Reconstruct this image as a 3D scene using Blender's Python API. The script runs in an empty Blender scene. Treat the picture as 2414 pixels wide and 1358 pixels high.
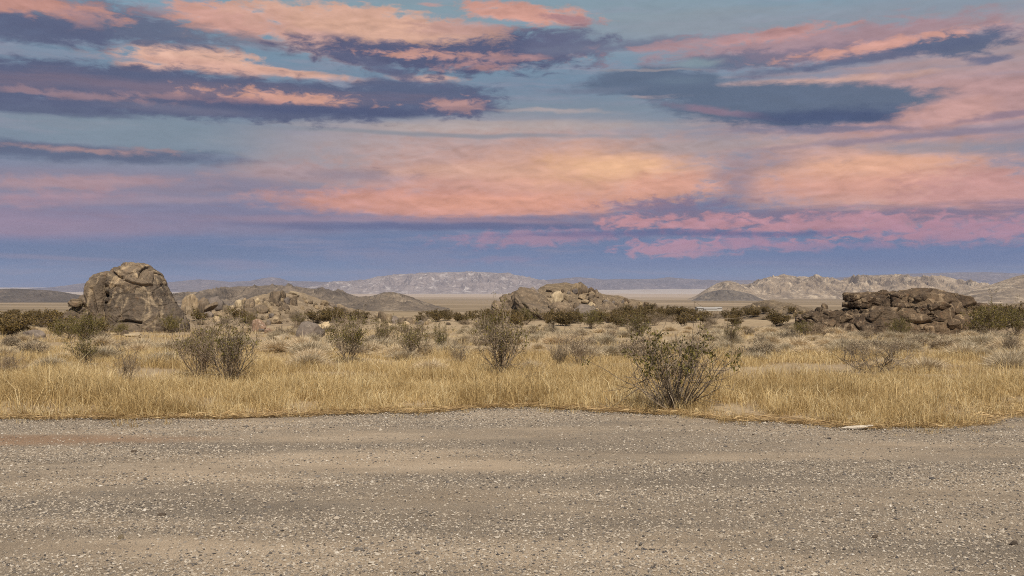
import bpy, bmesh, math, random
import numpy as np
R = math.radians
scene = bpy.context.scene
C = scene.collection

# ---------------------------------------------------------------- camera
F, CX, HZ, EYE = 2090.0, 1207.0, 660.0, 1.6        # photo pixels per unit tangent, centre column, eye-level row, eye height
cam = bpy.data.cameras.new('camera'); cam_o = bpy.data.objects.new('camera', cam); C.objects.link(cam_o)
cam_o.location = (0, 0, EYE); cam_o.rotation_euler = (R(90), 0, 0)
cam.sensor_width = 36.0; cam.lens = F/2414*36.0; cam.shift_y = -(679-HZ)/2414
cam.clip_start = 0.1; cam.clip_end = 40000
scene.camera = cam_o

# ---------------------------------------------------------------- light and exposure
SUN_EL, SUN_AZ = 52.0, 165.0                       # azimuth clockwise from +Y (behind the camera, a little to the right)
sd = (math.sin(R(SUN_AZ))*math.cos(R(SUN_EL)), math.cos(R(SUN_AZ))*math.cos(R(SUN_EL)), math.sin(R(SUN_EL)))
sun = bpy.data.lights.new('sun', 'SUN'); sun.energy = 4.9; sun.angle = R(0.6); sun.color = (1.0, 0.89, 0.74)
sun_o = bpy.data.objects.new('sun', sun); C.objects.link(sun_o)
from mathutils import Vector
sun_o.rotation_euler = Vector(sd).to_track_quat('Z', 'Y').to_euler()
vs = scene.view_settings
vs.view_transform = 'Standard'; vs.look = 'None'; vs.exposure = 0.0; vs.gamma = 1.0; vs.use_curve_mapping = False
scene.cycles.max_bounces = 6; scene.cycles.transparent_max_bounces = 8; scene.cycles.volume_bounces = 0
scene.cycles.use_denoising = False; scene.cycles.filter_width = 1.0

def s2l(c):
    return tuple(((v/255)/12.92 if v/255 <= .04045 else ((v/255+.055)/1.055)**2.4) for v in c)

# ---------------------------------------------------------------- node helper
class NT:
    def __init__(s, tree): s.t = tree; s.n = tree.nodes; s.l = tree.links
    def new(s, typ, **kw):
        n = s.n.new(typ)
        for k, v in kw.items(): setattr(n, k, v)
        return n
    def put(s, sock, v):
        if isinstance(v, bpy.types.NodeSocket): s.l.new(v, sock)
        elif isinstance(v, (tuple, list)):
            sock.default_value = (tuple(v)+(1.0,))[:4] if len(sock.default_value) == 4 else tuple(v)[:3]
        else: sock.default_value = v
    def math(s, op, a, b=0.0, c=0.0, clamp=False):
        n = s.new('ShaderNodeMath', operation=op, use_clamp=clamp)
        for i, v in enumerate((a, b, c)): s.put(n.inputs[i], v)
        return n.outputs[0]
    def vmath(s, op, a, b=(0, 0, 0)):
        n = s.new('ShaderNodeVectorMath', operation=op); s.put(n.inputs[0], a)
        if op == 'SCALE': s.put(n.inputs['Scale'], b)
        else: s.put(n.inputs[1], b)
        return n.outputs['Value'] if op in ('LENGTH', 'DOT_PRODUCT') else n.outputs['Vector']
    def map(s, v, a, b, c=0.0, d=1.0, smooth=False):
        n = s.new('ShaderNodeMapRange', interpolation_type='SMOOTHSTEP' if smooth else 'LINEAR')
        for i, x in enumerate((v, a, b, c, d)): s.put(n.inputs[i], x)
        return n.outputs[0]
    def mix(s, f, a, b, blend='MIX'):
        n = s.new('ShaderNodeMix', data_type='RGBA', blend_type=blend, clamp_factor=True)
        s.put(n.inputs[0], f); s.put(n.inputs[6], a); s.put(n.inputs[7], b)
        return n.outputs[2]
    def noise(s, vec, scale, detail=4, rough=.55, dist=0.0, out='Fac'):
        n = s.new('ShaderNodeTexNoise'); s.put(n.inputs['Vector'], vec)
        n.inputs['Scale'].default_value = scale; n.inputs['Detail'].default_value = detail
        n.inputs['Roughness'].default_value = rough; n.inputs['Distortion'].default_value = dist
        return n.outputs[out]
    def voro(s, vec, scale, feature='F1', out='Distance', rnd=1.0):
        n = s.new('ShaderNodeTexVoronoi', feature=feature); s.put(n.inputs['Vector'], vec)
        n.inputs['Scale'].default_value = scale; n.inputs['Randomness'].default_value = rnd
        return n.outputs[out]
    def ramp(s, f, stops, interp='LINEAR'):
        n = s.new('ShaderNodeValToRGB'); s.put(n.inputs[0], f); e = n.color_ramp.elements
        n.color_ramp.interpolation = interp
        while len(e) < len(stops): e.new(0.5)
        for k, (p, c) in enumerate(stops): e[k].position = p; e[k].color = tuple(c)[:3]+(1,)
        return n.outputs[0]

# ---------------------------------------------------------------- world: daylight sky with banks of sunset cloud at infinity
world = bpy.data.worlds.new('World'); scene.world = world; world.use_nodes = True
def build_world():
    t = NT(world.node_tree); t.n.clear()
    out = t.new('ShaderNodeOutputWorld'); bg = t.new('ShaderNodeBackground'); t.l.new(bg.outputs[0], out.inputs[0])
    bg.inputs[1].default_value = 0.1
    sky = t.new('ShaderNodeTexSky', sky_type='NISHITA'); sky.sun_disc = False
    sky.sun_elevation = R(SUN_EL); sky.sun_rotation = R(SUN_AZ); sky.air_density = 1.0; sky.dust_density = 0.6; sky.ozone_density = 2.0
    co = t.new('ShaderNodeTexCoord').outputs['Generated']
    sep = t.new('ShaderNodeSeparateXYZ'); t.l.new(co, sep.inputs[0])
    az = t.math('MULTIPLY', t.math('ARCTAN2', sep.outputs[0], sep.outputs[1]), 180/math.pi)
    el = t.math('MULTIPLY', t.math('ARCSINE', sep.outputs[2]), 180/math.pi)
    cmb = t.new('ShaderNodeCombineXYZ'); t.l.new(az, cmb.inputs[0]); t.l.new(el, cmb.inputs[1])
    p0 = cmb.outputs[0]                              # degrees of azimuth and elevation
    st = t.vmath('MULTIPLY', p0, (.25, .95, 1)); st2 = t.vmath('MULTIPLY', p0, (.75, 1.9, 1))
    def warp(p, base, amp, det):
        n = t.noise(base, 1.0, det, .55, 0, 'Color')
        return t.vmath('ADD', p, t.vmath('MULTIPLY', t.vmath('SUBTRACT', n, (.5, .5, .5)), amp))
    p1 = warp(p0, st, (2.0, .5, 0), 5)
    p1 = warp(p1, st2, (.75, .33, 0), 4)
    psoft = warp(p0, t.vmath('MULTIPLY', p0, (.12, .35, 1)), (5, .8, 0), 3)
    streak = t.noise(t.vmath('MULTIPLY', p1, (.12, 1.5, 1)), 1.0, 5, .6)
    fluff = t.noise(t.vmath('ADD', t.vmath('MULTIPLY', p0, (.62, 1.75, 1)), (7, 3, 0)), 1.0, 7, .62, .3)
    fluff_up = t.noise(t.vmath('ADD', t.vmath('MULTIPLY', p0, (.42, 1.25, 1)), (7.05, 3.3, 0)), 1.0, 4, .55, .8)
    fluff_lo = t.noise(t.vmath('ADD', t.vmath('MULTIPLY', p0, (.42, 1.25, 1)), (7, 3, 0)), 1.0, 4, .55, .8)
    puff = t.noise(t.vmath('ADD', t.vmath('MULTIPLY', p0, (.95, 2.3, 1)), (3, 8, 0)), 1.0, 6, .58, .5)
    mott = t.noise(t.vmath('ADD', t.vmath('MULTIPLY', p1, (.35, .9, 1)), (31, 12, 5)), 1.0, 5, .55)
    def deg(px, py):
        a = math.atan((px-CX)/F); return math.degrees(a), math.degrees(math.atan((HZ-py)/F*math.cos(a)))
    D1 = 180/math.pi/F
    elr = t.map(el, -2, 90)
    def ep(row): return (deg(CX, row)[1]+2)/92
    base = t.ramp(elr, [(0, s2l((132, 150, 186))), (ep(645), s2l((100, 130, 176))), (ep(590), s2l((90, 112, 158))), (ep(520), s2l((102, 114, 152))),
        (ep(420), s2l((116, 127, 152))), (ep(320), s2l((114, 129, 150))), (ep(180), s2l((116, 137, 157))), (ep(40), s2l((126, 158, 174))), (.32, s2l((146, 156, 168))), (1, s2l((128, 132, 146)))])
    col = t.mix(.08, base, t.mix(1.0, sky.outputs[0], (.1, .1, .1), 'MULTIPLY'))
    # thin high veil everywhere, also behind the camera
    veil = t.map(streak, .42, .72, 0, .35, True)
    col = t.mix(veil, col, s2l((165, 150, 165)))
    # cx, cy, half width, half height, colour, opacity, softness, texture amount, tilt, texture
    def soften(c):
        g = sum(c)/3; return tuple((v+(g-v)*.13)*f for v, f in zip(c, (.965, .975, .955)))
    B = [
     (2250,235,470,95,(206,152,150),.85,.7,.9,0,'s'), (2380,90,300,65,(180,152,158),.75,.7,.8,0,'s'), (1950,45,380,40,(156,152,166),.55,.8,1,0,'s'), (1560,60,260,60,(150,156,170),.6,.8,.8,0,'s'),
     (300,310,420,60,(134,150,166),.6,.8,.4,0,'s'), (1000,20,500,40,(140,158,172),.6,.8,1,0,'s'), (1350,270,420,40,(132,146,166),.7,.8,.5,0,'s'),
     (260,440,400,46,(160,138,158),.7,.8,1.1,2,'s'), (180,430,230,14,(196,150,156),.65,.8,1.4,3,'f'), (100,470,180,16,(196,146,158),.6,.8,1.4,3,'f'), (110,525,260,32,(178,140,164),.65,.8,1.2,2,'s'), (500,505,380,38,(134,126,160),.7,.8,1,0,'s'),
     (430,475,190,10,(170,146,166),.6,.8,1,2,'s'), (420,540,300,14,(150,134,164),.5,.8,1,0,'s'),
     (1150,345,520,66,(186,164,168),.85,.45,.5,0,'s'), (1180,300,380,14,(192,172,170),.6,.6,.6,0,'s'), (740,392,180,50,(164,154,166),.85,.35,.4,0,'s'), (690,408,160,26,(186,150,156),.7,.8,.9,0,'f'), (640,440,250,20,(140,128,154),.6,.8,1,0,'s'),
     (1260,400,440,80,(208,160,152),.9,.5,.8,0,'f'), (1250,440,420,50,(222,158,144),.9,.6,.8,0,'f'), (1060,482,420,32,(224,154,142),.92,.4,.9,-1,'f'), (1180,478,330,24,(238,162,138),.85,.7,.9,0,'f'),
     (1420,400,250,52,(242,176,142),.85,.8,.9,0,'f'), (1440,392,140,30,(252,190,146),.8,.9,.8,0,'f'), (1130,405,200,18,(230,174,152),.6,.8,1.2,0,'s'), (830,415,120,15,(146,134,154),.7,.8,1.2,0,'f'), (1570,440,120,30,(236,164,142),.8,.5,1.3,0,'f'),
     (2070,425,330,88,(216,160,150),.92,.45,1,-3,'f'), (2050,392,190,44,(246,178,146),.85,.8,1,0,'f'), (2060,440,280,30,(230,160,144),.75,.8,1.2,0,'f'), (2330,460,170,52,(214,152,150),.85,.5,1.1,-2,'f'), (1900,345,110,22,(206,160,154),.7,.6,1.2,-12,'f'),
     (1735,430,42,56,(142,124,146),.5,.8,1.4,20,'f'), (1700,345,240,20,(196,158,156),.6,.7,1.2,0,'f'), (1800,380,90,22,(166,144,158),.5,.8,1.2,0,'f'), (2230,350,220,16,(140,142,162),.7,.8,.9,-4,'s'), (1680,340,180,16,(170,156,164),.6,.8,1,0,'s'),
     (1850,514,720,22,(132,116,148),.88,.65,1.1,0,'s'), (1580,482,130,16,(128,112,148),.8,.8,1.7,0,'p'), (880,522,420,10,(170,136,156),.6,.8,1,0,'s'), (1080,536,430,10,(98,106,152),.85,.6,.8,0,'s'),
     (1490,522,66,17,(208,144,154),.9,.6,1.7,0,'p'), (1660,526,140,20,(204,142,156),.9,.6,1.8,0,'p'), (1980,530,210,24,(200,140,156),.9,.6,1.8,0,'p'), (2270,543,220,26,(190,136,160),.85,.7,1.8,0,'p'),
     (1270,560,190,18,(176,134,164),.8,.7,1.6,2,'p'), (1600,586,120,20,(196,142,166),.85,.6,1.8,0,'p'), (1760,573,90,14,(184,136,166),.8,.7,1.8,0,'p'), (1895,580,66,12,(190,138,164),.8,.6,1.6,0,'p'),
     (2050,578,58,9,(176,132,166),.7,.7,1.5,0,'p'), (1640,552,380,8,(98,102,154),.75,.7,1,0,'s'), (2150,605,420,26,(104,124,174),.85,.8,.6,0,'s'), (980,612,150,26,(134,136,174),.55,.8,1.4,0,'f'), (560,625,90,10,(146,138,174),.5,.8,1,0,'f'), (1180,612,110,8,(148,132,170),.5,.8,1.3,2,'f'),
     (300,598,330,28,(108,126,168),.8,.8,.6,0,'s'), (1700,622,500,12,(118,128,176),.4,.9,.8,0,'s'), (120,606,160,5,(150,140,170),.5,.8,1,0,'s'),
     (170,360,340,18,(94,104,138),.9,.45,.7,0,'f'), (190,354,130,7,(176,138,142),.8,.8,1.5,0,'p'), (360,352,60,6,(172,136,142),.6,.8,1.5,0,'p'), (1060,316,440,5,(140,144,160),.75,.8,.5,-1,'s'),
     (460,138,150,30,(236,180,160),.95,.3,1,-3,'f'), (620,166,230,9,(232,176,158),.92,.5,.9,-3,'f'), (345,160,68,10,(232,176,158),.92,.5,1,0,'f'), (1000,184,85,8,(228,176,162),.9,.5,1,0,'f'), (480,160,190,12,(220,166,154),.7,.7,1.2,-2,'f'),
     (420,222,640,50,(90,98,134),.97,.25,.6,0,'f'), (1000,228,180,40,(90,100,136),.95,.35,.7,-4,'f'), (430,214,420,22,(128,112,136),.85,.8,1.2,0,'s'), (1090,250,90,24,(98,100,136),.85,.5,1,0,'f'),
     (675,230,150,13,(220,158,142),.95,.7,2.0,-2,'p'), (590,240,90,8,(206,148,142),.8,.8,1.8,0,'p'), (1075,248,58,17,(196,146,144),.88,.6,1.5,0,'p'), (130,222,220,8,(164,130,142),.75,.8,1.8,0,'p'), (400,226,90,7,(170,132,142),.7,.8,1.7,0,'p'),
     (780,258,330,12,(80,90,130),.9,.7,.6,0,'s'), (80,250,180,20,(92,100,136),.9,.5,.7,0,'s'), (420,258,160,8,(120,118,146),.6,.8,.8,0,'s'),
     (230,52,290,42,(100,108,140),.95,.4,1,-2,'f'), (80,66,170,32,(92,100,136),.92,.5,1,0,'f'), (95,14,160,20,(212,148,136),.92,.55,1.4,0,'f'), (205,42,50,18,(170,130,138),.7,.8,1.5,0,'p'), (400,30,90,14,(168,134,144),.6,.8,1.4,0,'f'),
     (540,50,120,34,(218,158,146),.95,.35,1.1,-5,'f'), (860,62,300,42,(228,172,152),.97,.3,.9,-4,'f'), (720,85,180,34,(214,160,148),.9,.5,1,-14,'f'), (560,95,130,16,(120,122,146),.7,.8,1.3,-6,'f'),
     (1060,118,350,52,(86,92,130),.97,.3,.8,0,'f'), (900,160,160,12,(96,102,138),.8,.6,.8,-14,'f'), (920,72,230,26,(232,176,154),.92,.5,1.1,-2,'f'), (1080,66,120,18,(206,156,150),.8,.7,1.2,0,'f'), (1240,33,150,22,(222,156,142),.95,.4,1.1,-6,'f'), (1345,46,66,10,(178,132,142),.85,.5,1,-8,'f'),
     (1000,130,130,7,(216,154,140),.9,.9,2.4,0,'p'), (1180,135,140,10,(184,138,142),.8,.9,2.2,0,'p'), (1120,158,90,8,(190,140,142),.75,.9,2.2,0,'p'), (1330,105,110,34,(104,108,142),.85,.6,1,0,'f'), (1015,10,30,5,(206,154,150),.7,.7,1,0,'f'),
     (1480,108,200,12,(114,120,150),.85,.7,1,2,'f'), (1960,105,400,40,(178,140,152),.92,.5,1.1,0,'f'), (1750,144,170,18,(100,114,146),.92,.55,1.3,0,'f'), (1900,126,150,16,(142,122,146),.7,.8,1.4,0,'f'), (2260,103,105,24,(94,106,140),.95,.4,1,0,'f'),
     (2030,140,250,11,(94,104,140),.88,.7,1.1,4,'f'), (2060,110,180,11,(222,158,146),.92,.7,1.6,4,'p'), (1830,82,140,13,(208,150,150),.9,.6,1.4,4,'f'), (2320,142,36,10,(104,110,146),.85,.6,1,0,'f'), (1640,102,160,8,(188,144,152),.7,.7,1.4,3,'f'), (1640,150,60,10,(146,170,182),.6,.8,1.4,0,'f'),
     (1900,192,260,7,(222,172,160),.8,.7,.8,0,'f'), (1545,196,162,34,(96,112,142),.98,.22,.35,-3,'f'), (1600,192,70,12,(110,128,154),.6,.9,.8,0,'f'), (1400,214,110,8,(112,124,152),.75,.7,.9,0,'f'), (1570,228,90,4,(186,162,168),.7,.7,.8,0,'f'), (1530,165,120,3,(176,160,164),.5,.8,.8,-2,'f'),
     (1880,246,312,46,(96,112,142),.98,.2,.35,-3,'f'), (1700,264,110,9,(150,122,146),.8,.8,1,-10,'f'), (1960,276,210,19,(74,88,128),.95,.7,.5,-2,'f'), (1960,306,190,7,(112,114,148),.75,.7,.9,-3,'f'),
     (2240,262,100,26,(212,158,154),.9,.45,.9,3,'f'), (2370,270,100,8,(146,124,150),.75,.7,.9,4,'f'), (2200,318,330,7,(140,126,152),.75,.8,.8,2,'f'), (1300,262,130,5,(190,170,172),.7,.8,.8,-2,'f'),
    ]
    for cx, cy, hw, hh, c, op, soft, tx, tilt, kind in B:
        if hw >= 240 and 335 < cy < 500: tx *= .6; soft *= 1.15      # the broad middle bank is smooth
        a, e = deg(cx, cy)
        m = t.new('ShaderNodeMapping', vector_type='TEXTURE')
        # evaluated one bank after the other (a vanishing dependence on the previous one keeps the shader's stack small)
        ma = t.new('ShaderNodeVectorMath', operation='MULTIPLY_ADD'); t.put(ma.inputs[0], col); ma.inputs[1].default_value = (1e-6, 1e-6, 1e-6); t.put(ma.inputs[2], psoft if kind == 's' else p1)
        t.put(m.inputs['Vector'], ma.outputs[0])
        m.inputs['Location'].default_value = (a, e, 0); m.inputs['Rotation'].default_value = (0, 0, R(tilt))
        m.inputs['Scale'].default_value = (hw*D1*1.03, hh*D1*1.05, 1)
        ln = t.vmath('LENGTH', m.outputs[0])
        tex = fluff if kind == 'f' else puff if kind == 'p' else streak
        ln = t.math('MULTIPLY_ADD', tex, tx*1.9, t.math('SUBTRACT', ln, tx*.95))
        col = t.mix(t.map(ln, 1+soft*.62, 1-soft, 0, op, True), col, s2l(soften(c)))
    # the light on the cloud decks is uneven
    k = t.math('ADD', t.math('MULTIPLY', t.math('SUBTRACT', mott, .5), .45), t.math('MULTIPLY', t.math('SUBTRACT', streak, .5), .25))
    k = t.math('ADD', k, t.math('MULTIPLY', t.math('SUBTRACT', fluff, .5), .5))
    sc_ = t.new('ShaderNodeSeparateColor'); t.put(sc_.inputs[0], col)
    warm = t.map(t.math('SUBTRACT', sc_.outputs[0], sc_.outputs[2]), -.04, .22, .3, 1, True)
    k = t.math('ADD', k, t.math('MULTIPLY', t.math('SUBTRACT', fluff_lo, fluff_up), .42))     # puffs: lit crowns, shaded undersides
    k = t.math('MULTIPLY', k, warm)
    k = t.math('MULTIPLY', k, t.map(el, .6, 4, .25, 1, True))
    col = t.vmath('SCALE', col, t.math('ADD', k, 1.0))
    col = t.vmath('SCALE', col, 10.0)
    t.l.new(col, bg.inputs[0])
    world.cycles.sampling_method = 'MANUAL'; world.cycles.sample_map_resolution = 512
build_world()

# ---------------------------------------------------------------- numpy noise
def _h(ix, iy, iz, seed):
    h = (ix.astype(np.int64)*374761393 + iy.astype(np.int64)*668265263 + iz.astype(np.int64)*2147483647 + seed*1274126177) & 0xffffffff
    h = ((h ^ (h >> 13))*1274126177) & 0xffffffff
    h = ((h ^ (h >> 15))*2246822519) & 0xffffffff
    return ((h ^ (h >> 16)) & 0xffffff)/float(0x1000000)
def vnoise(p, seed=0):
    p = np.asarray(p, float); i = np.floor(p).astype(np.int64); f = p-i; f = f*f*f*(f*(f*6-15)+10)
    r = 0
    for dx in (0, 1):
        wx = f[:, 0] if dx else 1-f[:, 0]
        for dy in (0, 1):
            wy = f[:, 1] if dy else 1-f[:, 1]
            for dz in (0, 1):
                wz = f[:, 2] if dz else 1-f[:, 2]
                r = r + wx*wy*wz*_h(i[:, 0]+dx, i[:, 1]+dy, i[:, 2]+dz, seed)
    return r
def fbm(p, seed=0, octv=4, ridged=False, gain=.5):
    p = np.asarray(p, float); a, s, tot = 1.0, 0, 0
    for o in range(octv):
        n = vnoise(p*(2.03**o)+o*17.3, seed+o)
        if ridged: n = 1-np.abs(2*n-1)
        s = s+a*n; tot += a; a *= gain
    return s/tot
def f2(x, y, sx, sy=None, seed=0, octv=4, ridged=False):
    sy = sy or sx
    x, y = np.broadcast_arrays(np.asarray(x, float), np.asarray(y, float))
    p = np.stack([x.ravel()*sx, y.ravel()*sy, np.full(x.size, seed*.37)], 1)
    return fbm(p, seed, octv, ridged).reshape(x.shape)
def worley(p, seed=0):
    i = np.floor(p).astype(np.int64); n = len(p)
    d1 = np.full(n, 9.0); d2 = np.full(n, 9.0); cid = np.zeros(n)
    for dx in (-1, 0, 1):
        for dy in (-1, 0, 1):
            for dz in (-1, 0, 1):
                a, b, c = i[:, 0]+dx, i[:, 1]+dy, i[:, 2]+dz
                q = np.stack([a+_h(a, b, c, seed), b+_h(a, b, c, seed+1), c+_h(a, b, c, seed+2)], 1)
                d = np.sqrt(((q-p)**2).sum(1)); near = d < d1
                d2 = np.where(near, d1, np.minimum(d2, d)); cid = np.where(near, _h(a, b, c, seed+3), cid); d1 = np.where(near, d, d1)
    return d1, d2, cid
def sstep(a, b, x):
    t = np.clip((x-a)/(b-a), 0, 1); return t*t*(3-2*t)

# ---------------------------------------------------------------- mesh helpers
def mesh(name, V, faces, mat=None, smooth=False, attrs=None):
    """faces: list of (n,k) index arrays."""
    me = bpy.data.meshes.new(name); V = np.asarray(V, np.float32)
    faces = [np.asarray(f, np.int32) for f in faces if len(f)]
    nl = sum(f.size for f in faces); nf = sum(len(f) for f in faces)
    me.vertices.add(len(V)); me.vertices.foreach_set('co', V.ravel())
    me.loops.add(nl); me.polygons.add(nf)
    me.loops.foreach_set('vertex_index', np.concatenate([f.ravel() for f in faces]))
    st, o = [], 0
    for f in faces:
        st.append(o+np.arange(len(f))*f.shape[1]); o += f.size
    me.polygons.foreach_set('loop_start', np.concatenate(st).astype(np.int32))
    me.polygons.foreach_set('use_smooth', np.full(nf, smooth))
    for k, v in (attrs or {}).items():
        at = me.attributes.new(k, 'FLOAT', 'POINT'); at.data.foreach_set('value', np.asarray(v, np.float32))
    me.update(calc_edges=True)
    if mat: me.materials.append(mat)
    return me
def link(name, data, parent=None, loc=(0, 0, 0)):
    o = bpy.data.objects.new(name, data); C.objects.link(o); o.location = loc
    if parent: o.parent = parent
    return o
def tag(o, label=None, cat=None, group=None, kind=None):
    for k, v in (('label', label), ('category', cat), ('group', group), ('kind', kind)):
        if v: o[k] = v
    return o
def dup(root, loc, rz=0.0, sc=1.0, label=None, group=None, tilt=(0, 0)):
    r = root.copy(); C.objects.link(r); r.location = loc; r.rotation_euler = (tilt[0], tilt[1], rz)
    r.scale = sc if isinstance(sc, (tuple, list)) else (sc, sc, sc)
    if label: r['label'] = label
    if group: r['group'] = group
    elif 'group' in r: del r['group']
    for ch in root.children:
        c = ch.copy(); C.objects.link(c); c.parent = r
    return r
def grid_faces(nx, ny):
    i = np.arange(ny-1)[:, None]*nx+np.arange(nx-1)[None, :]
    return np.stack([i, i+1, i+nx+1, i+nx], -1).reshape(-1, 4)

# ---------------------------------------------------------------- materials
def mat(name, rough=.9):
    m = bpy.data.materials.new(name); m.use_nodes = True; t = NT(m.node_tree); b = t.n['Principled BSDF']
    b.inputs['Roughness'].default_value = rough; b.inputs['Specular IOR Level'].default_value = .2
    return m, t, b
def bump(t, b, h, strength=.5, dist=.02):
    n = t.new('ShaderNodeBump'); n.inputs['Strength'].default_value = strength; n.inputs['Distance'].default_value = dist
    t.put(n.inputs['Height'], h); t.l.new(n.outputs[0], b.inputs['Normal'])
def rock_mat(name, base, dark, light, scale=1.0, light_amt=.5, rust=(.26, .13, .06), bump_d=.06):
    m, t, b = mat(name, .92)
    g = t.new('ShaderNodeTexCoord').outputs['Object']
    oi = t.new('ShaderNodeObjectInfo').outputs['Random']
    cmb = t.new('ShaderNodeCombineXYZ'); t.put(cmb.inputs[0], t.math('MULTIPLY', oi, 37.0)); t.put(cmb.inputs[1], t.math('MULTIPLY', oi, 91.0))
    g = t.vmath('ADD', g, cmb.outputs[0])
    n1 = t.noise(g, .9*scale, 6, .6, .6); n2 = t.noise(g, 5*scale, 5, .65); n3 = t.noise(t.vmath('MULTIPLY', g, (1, 1, .35)), 2.2*scale, 5, .6, 1.2)
    n4 = t.noise(t.vmath('ADD', g, (9, 4, 2)), 22*scale, 3, .7)
    c = t.mix(t.map(n1, .35, .62), dark, base)
    c = t.mix(t.map(n3, .60-.1*light_amt, .74-.1*light_amt, 0, .85), c, light)
    c = t.mix(t.map(n2, .56, .72, 0, .4), c, rust)
    c = t.mix(t.map(n2, .44, .30, 0, .65), c, tuple(v*.5 for v in dark))
    vn = t.new('ShaderNodeAttribute', attribute_name='vein').outputs['Fac']
    c = t.mix(t.math('MULTIPLY', vn, t.map(n2, .32, .56, 0, .72)), c, tuple(v*1.15 for v in light))
    c = t.mix(.55, c, t.mix(1.0, c, t.ramp(n4, [(.25, (.35, .35, .36)), (.5, (1, 1, 1)), (.75, (1.7, 1.65, 1.55))]), 'MULTIPLY'))
    c = t.mix(1.0, c, t.ramp(oi, [(0, (.78, .78, .8)), (1, (1.22, 1.18, 1.12))]), 'MULTIPLY')
    t.put(b.inputs['Base Color'], c)
    h = t.math('ADD', t.math('MULTIPLY', n2, .6), t.math('MULTIPLY', n4, .25)); h = t.math('ADD', h, n3)
    bump(t, b, h, .9, bump_d/scale)
    return m
def leaf_mat(name, c1, c2, c3, trans=.25):
    m, t, b = mat(name, .65)
    r = t.new('ShaderNodeAttribute', attribute_name='rnd').outputs['Fac']
    oi = t.new('ShaderNodeObjectInfo').outputs['Random']
    c = t.ramp(r, [(0, c1), (.6, c2), (1, c3)])
    c = t.mix(1.0, c, t.ramp(oi, [(0, (.8, .8, .8)), (1, (1.2, 1.15, 1.1))]), 'MULTIPLY')
    t.put(b.inputs['Base Color'], c)
    tr = t.new('ShaderNodeBsdfTranslucent'); t.put(tr.inputs[0], c)
    mx = t.new('ShaderNodeMixShader'); mx.inputs[0].default_value = trans
    t.l.new(b.outputs[0], mx.inputs[1]); t.l.new(tr.outputs[0], mx.inputs[2])
    t.l.new(mx.outputs[0], t.n['Material Output'].inputs[0])
    return m

M_grass = leaf_mat('dry_grass', (.27, .18, .075), (.66, .50, .245), (.88, .76, .48), .3)
M_thatch = leaf_mat('dry_thatch', (.13, .085, .04), (.36, .25, .12), (.62, .48, .27), .1)
M_pale = leaf_mat('pale_dry_stems', (.34, .27, .175), (.58, .485, .335), (.76, .68, .52), .2)
M_olive = leaf_mat('creosote_leaf', (.085, .076, .02), (.16, .14, .04), (.26, .21, .065), .2)
M_olive_far = leaf_mat('creosote_leaf_dark', (.08, .058, .021), (.15, .108, .038), (.22, .16, .065), .15)
M_drygrey = leaf_mat('grey_dry_leaf', (.19, .15, .10), (.35, .285, .195), (.50, .425, .31), .15)
M_bark = leaf_mat('grey_brown_bark', (.11, .085, .062), (.205, .16, .115), (.35, .285, .21), 0)
M_bark_dk = leaf_mat('dark_bark', (.05, .04, .032), (.10, .08, .062), (.18, .15, .12), 0)

# ---------------------------------------------------------------- terrain
_td = np.array([-60, 4, 11, 13, 15, 20, 30, 40, 50, 70, 100, 150, 250, 400, 700, 1200, 2000, 3500, 6000, 9000, 11000, 12500, 14500, 20000.])
_tz = np.array([0, 0, 0, -.01, -.05, -.22, -.62, -.98, -1.32, -2.0, -3.0, -4.6, -7.7, -12.4, -20.5, -31.7, -46, -67, -93, -132, -136, -130, -122, -100.])
_fd = np.concatenate([np.linspace(-60, 4, 20)[:-1], np.geomspace(4, 20000, 1500)])
_fz = np.interp(np.log(np.maximum(_fd, 3)), np.log(np.maximum(_td, 3)), _tz)
for _ in range(30): _fz[1:-1] = (_fz[:-2]+2*_fz[1:-1]+_fz[2:])/4
def gz(x, y):
    x, y = np.broadcast_arrays(np.asarray(x, float), np.asarray(y, float))
    z = np.interp(y, _fd, _fz)
    d = np.maximum(y, 0)
    z = z+sstep(9300, 14300, y)*sstep(-300, 2600, x)*66
    amp = sstep(11.5, 16, d)*(.05+.0035*np.minimum(d, 400))
    near = f2(x, y, .5, .5, 3, 3)-.5
    mid = f2(x, y, .06, .06, 4, 3)-.5
    return z+amp*near*1.6*np.clip(1-d/400, 0, 1)+sstep(25, 90, d)*np.clip(1-d/2500, 0, 1)*mid*.6
def px_x(px, d): return (px-CX)/F*d
def px_z(py, d): return EYE+(HZ-py)/F*d

# gravel / grass line, from its plan distance at each bearing
_ex = np.array([-900, 0, 300, 600, 850, 1000, 1100, 1250, 1330, 1420, 1600, 1700, 1900, 2050, 2250, 2330, 2420, 3400])
_er = np.array([990, 992, 991, 986, 980, 976, 968, 963, 968, 974, 979, 993, 1004, 1011, 1012, 1004, 985, 985])
_ed = F*EYE/(_er-HZ); _exw = (_ex-CX)/F*_ed
def edge(x):
    x = np.asarray(x, float)
    return np.interp(x, _exw, _ed)+.30*(f2(x, x*0, 1.7, 1, 41, 4)-.5)+.16*(f2(x, x*0, 6.0, 1, 43, 3)-.5)

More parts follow.
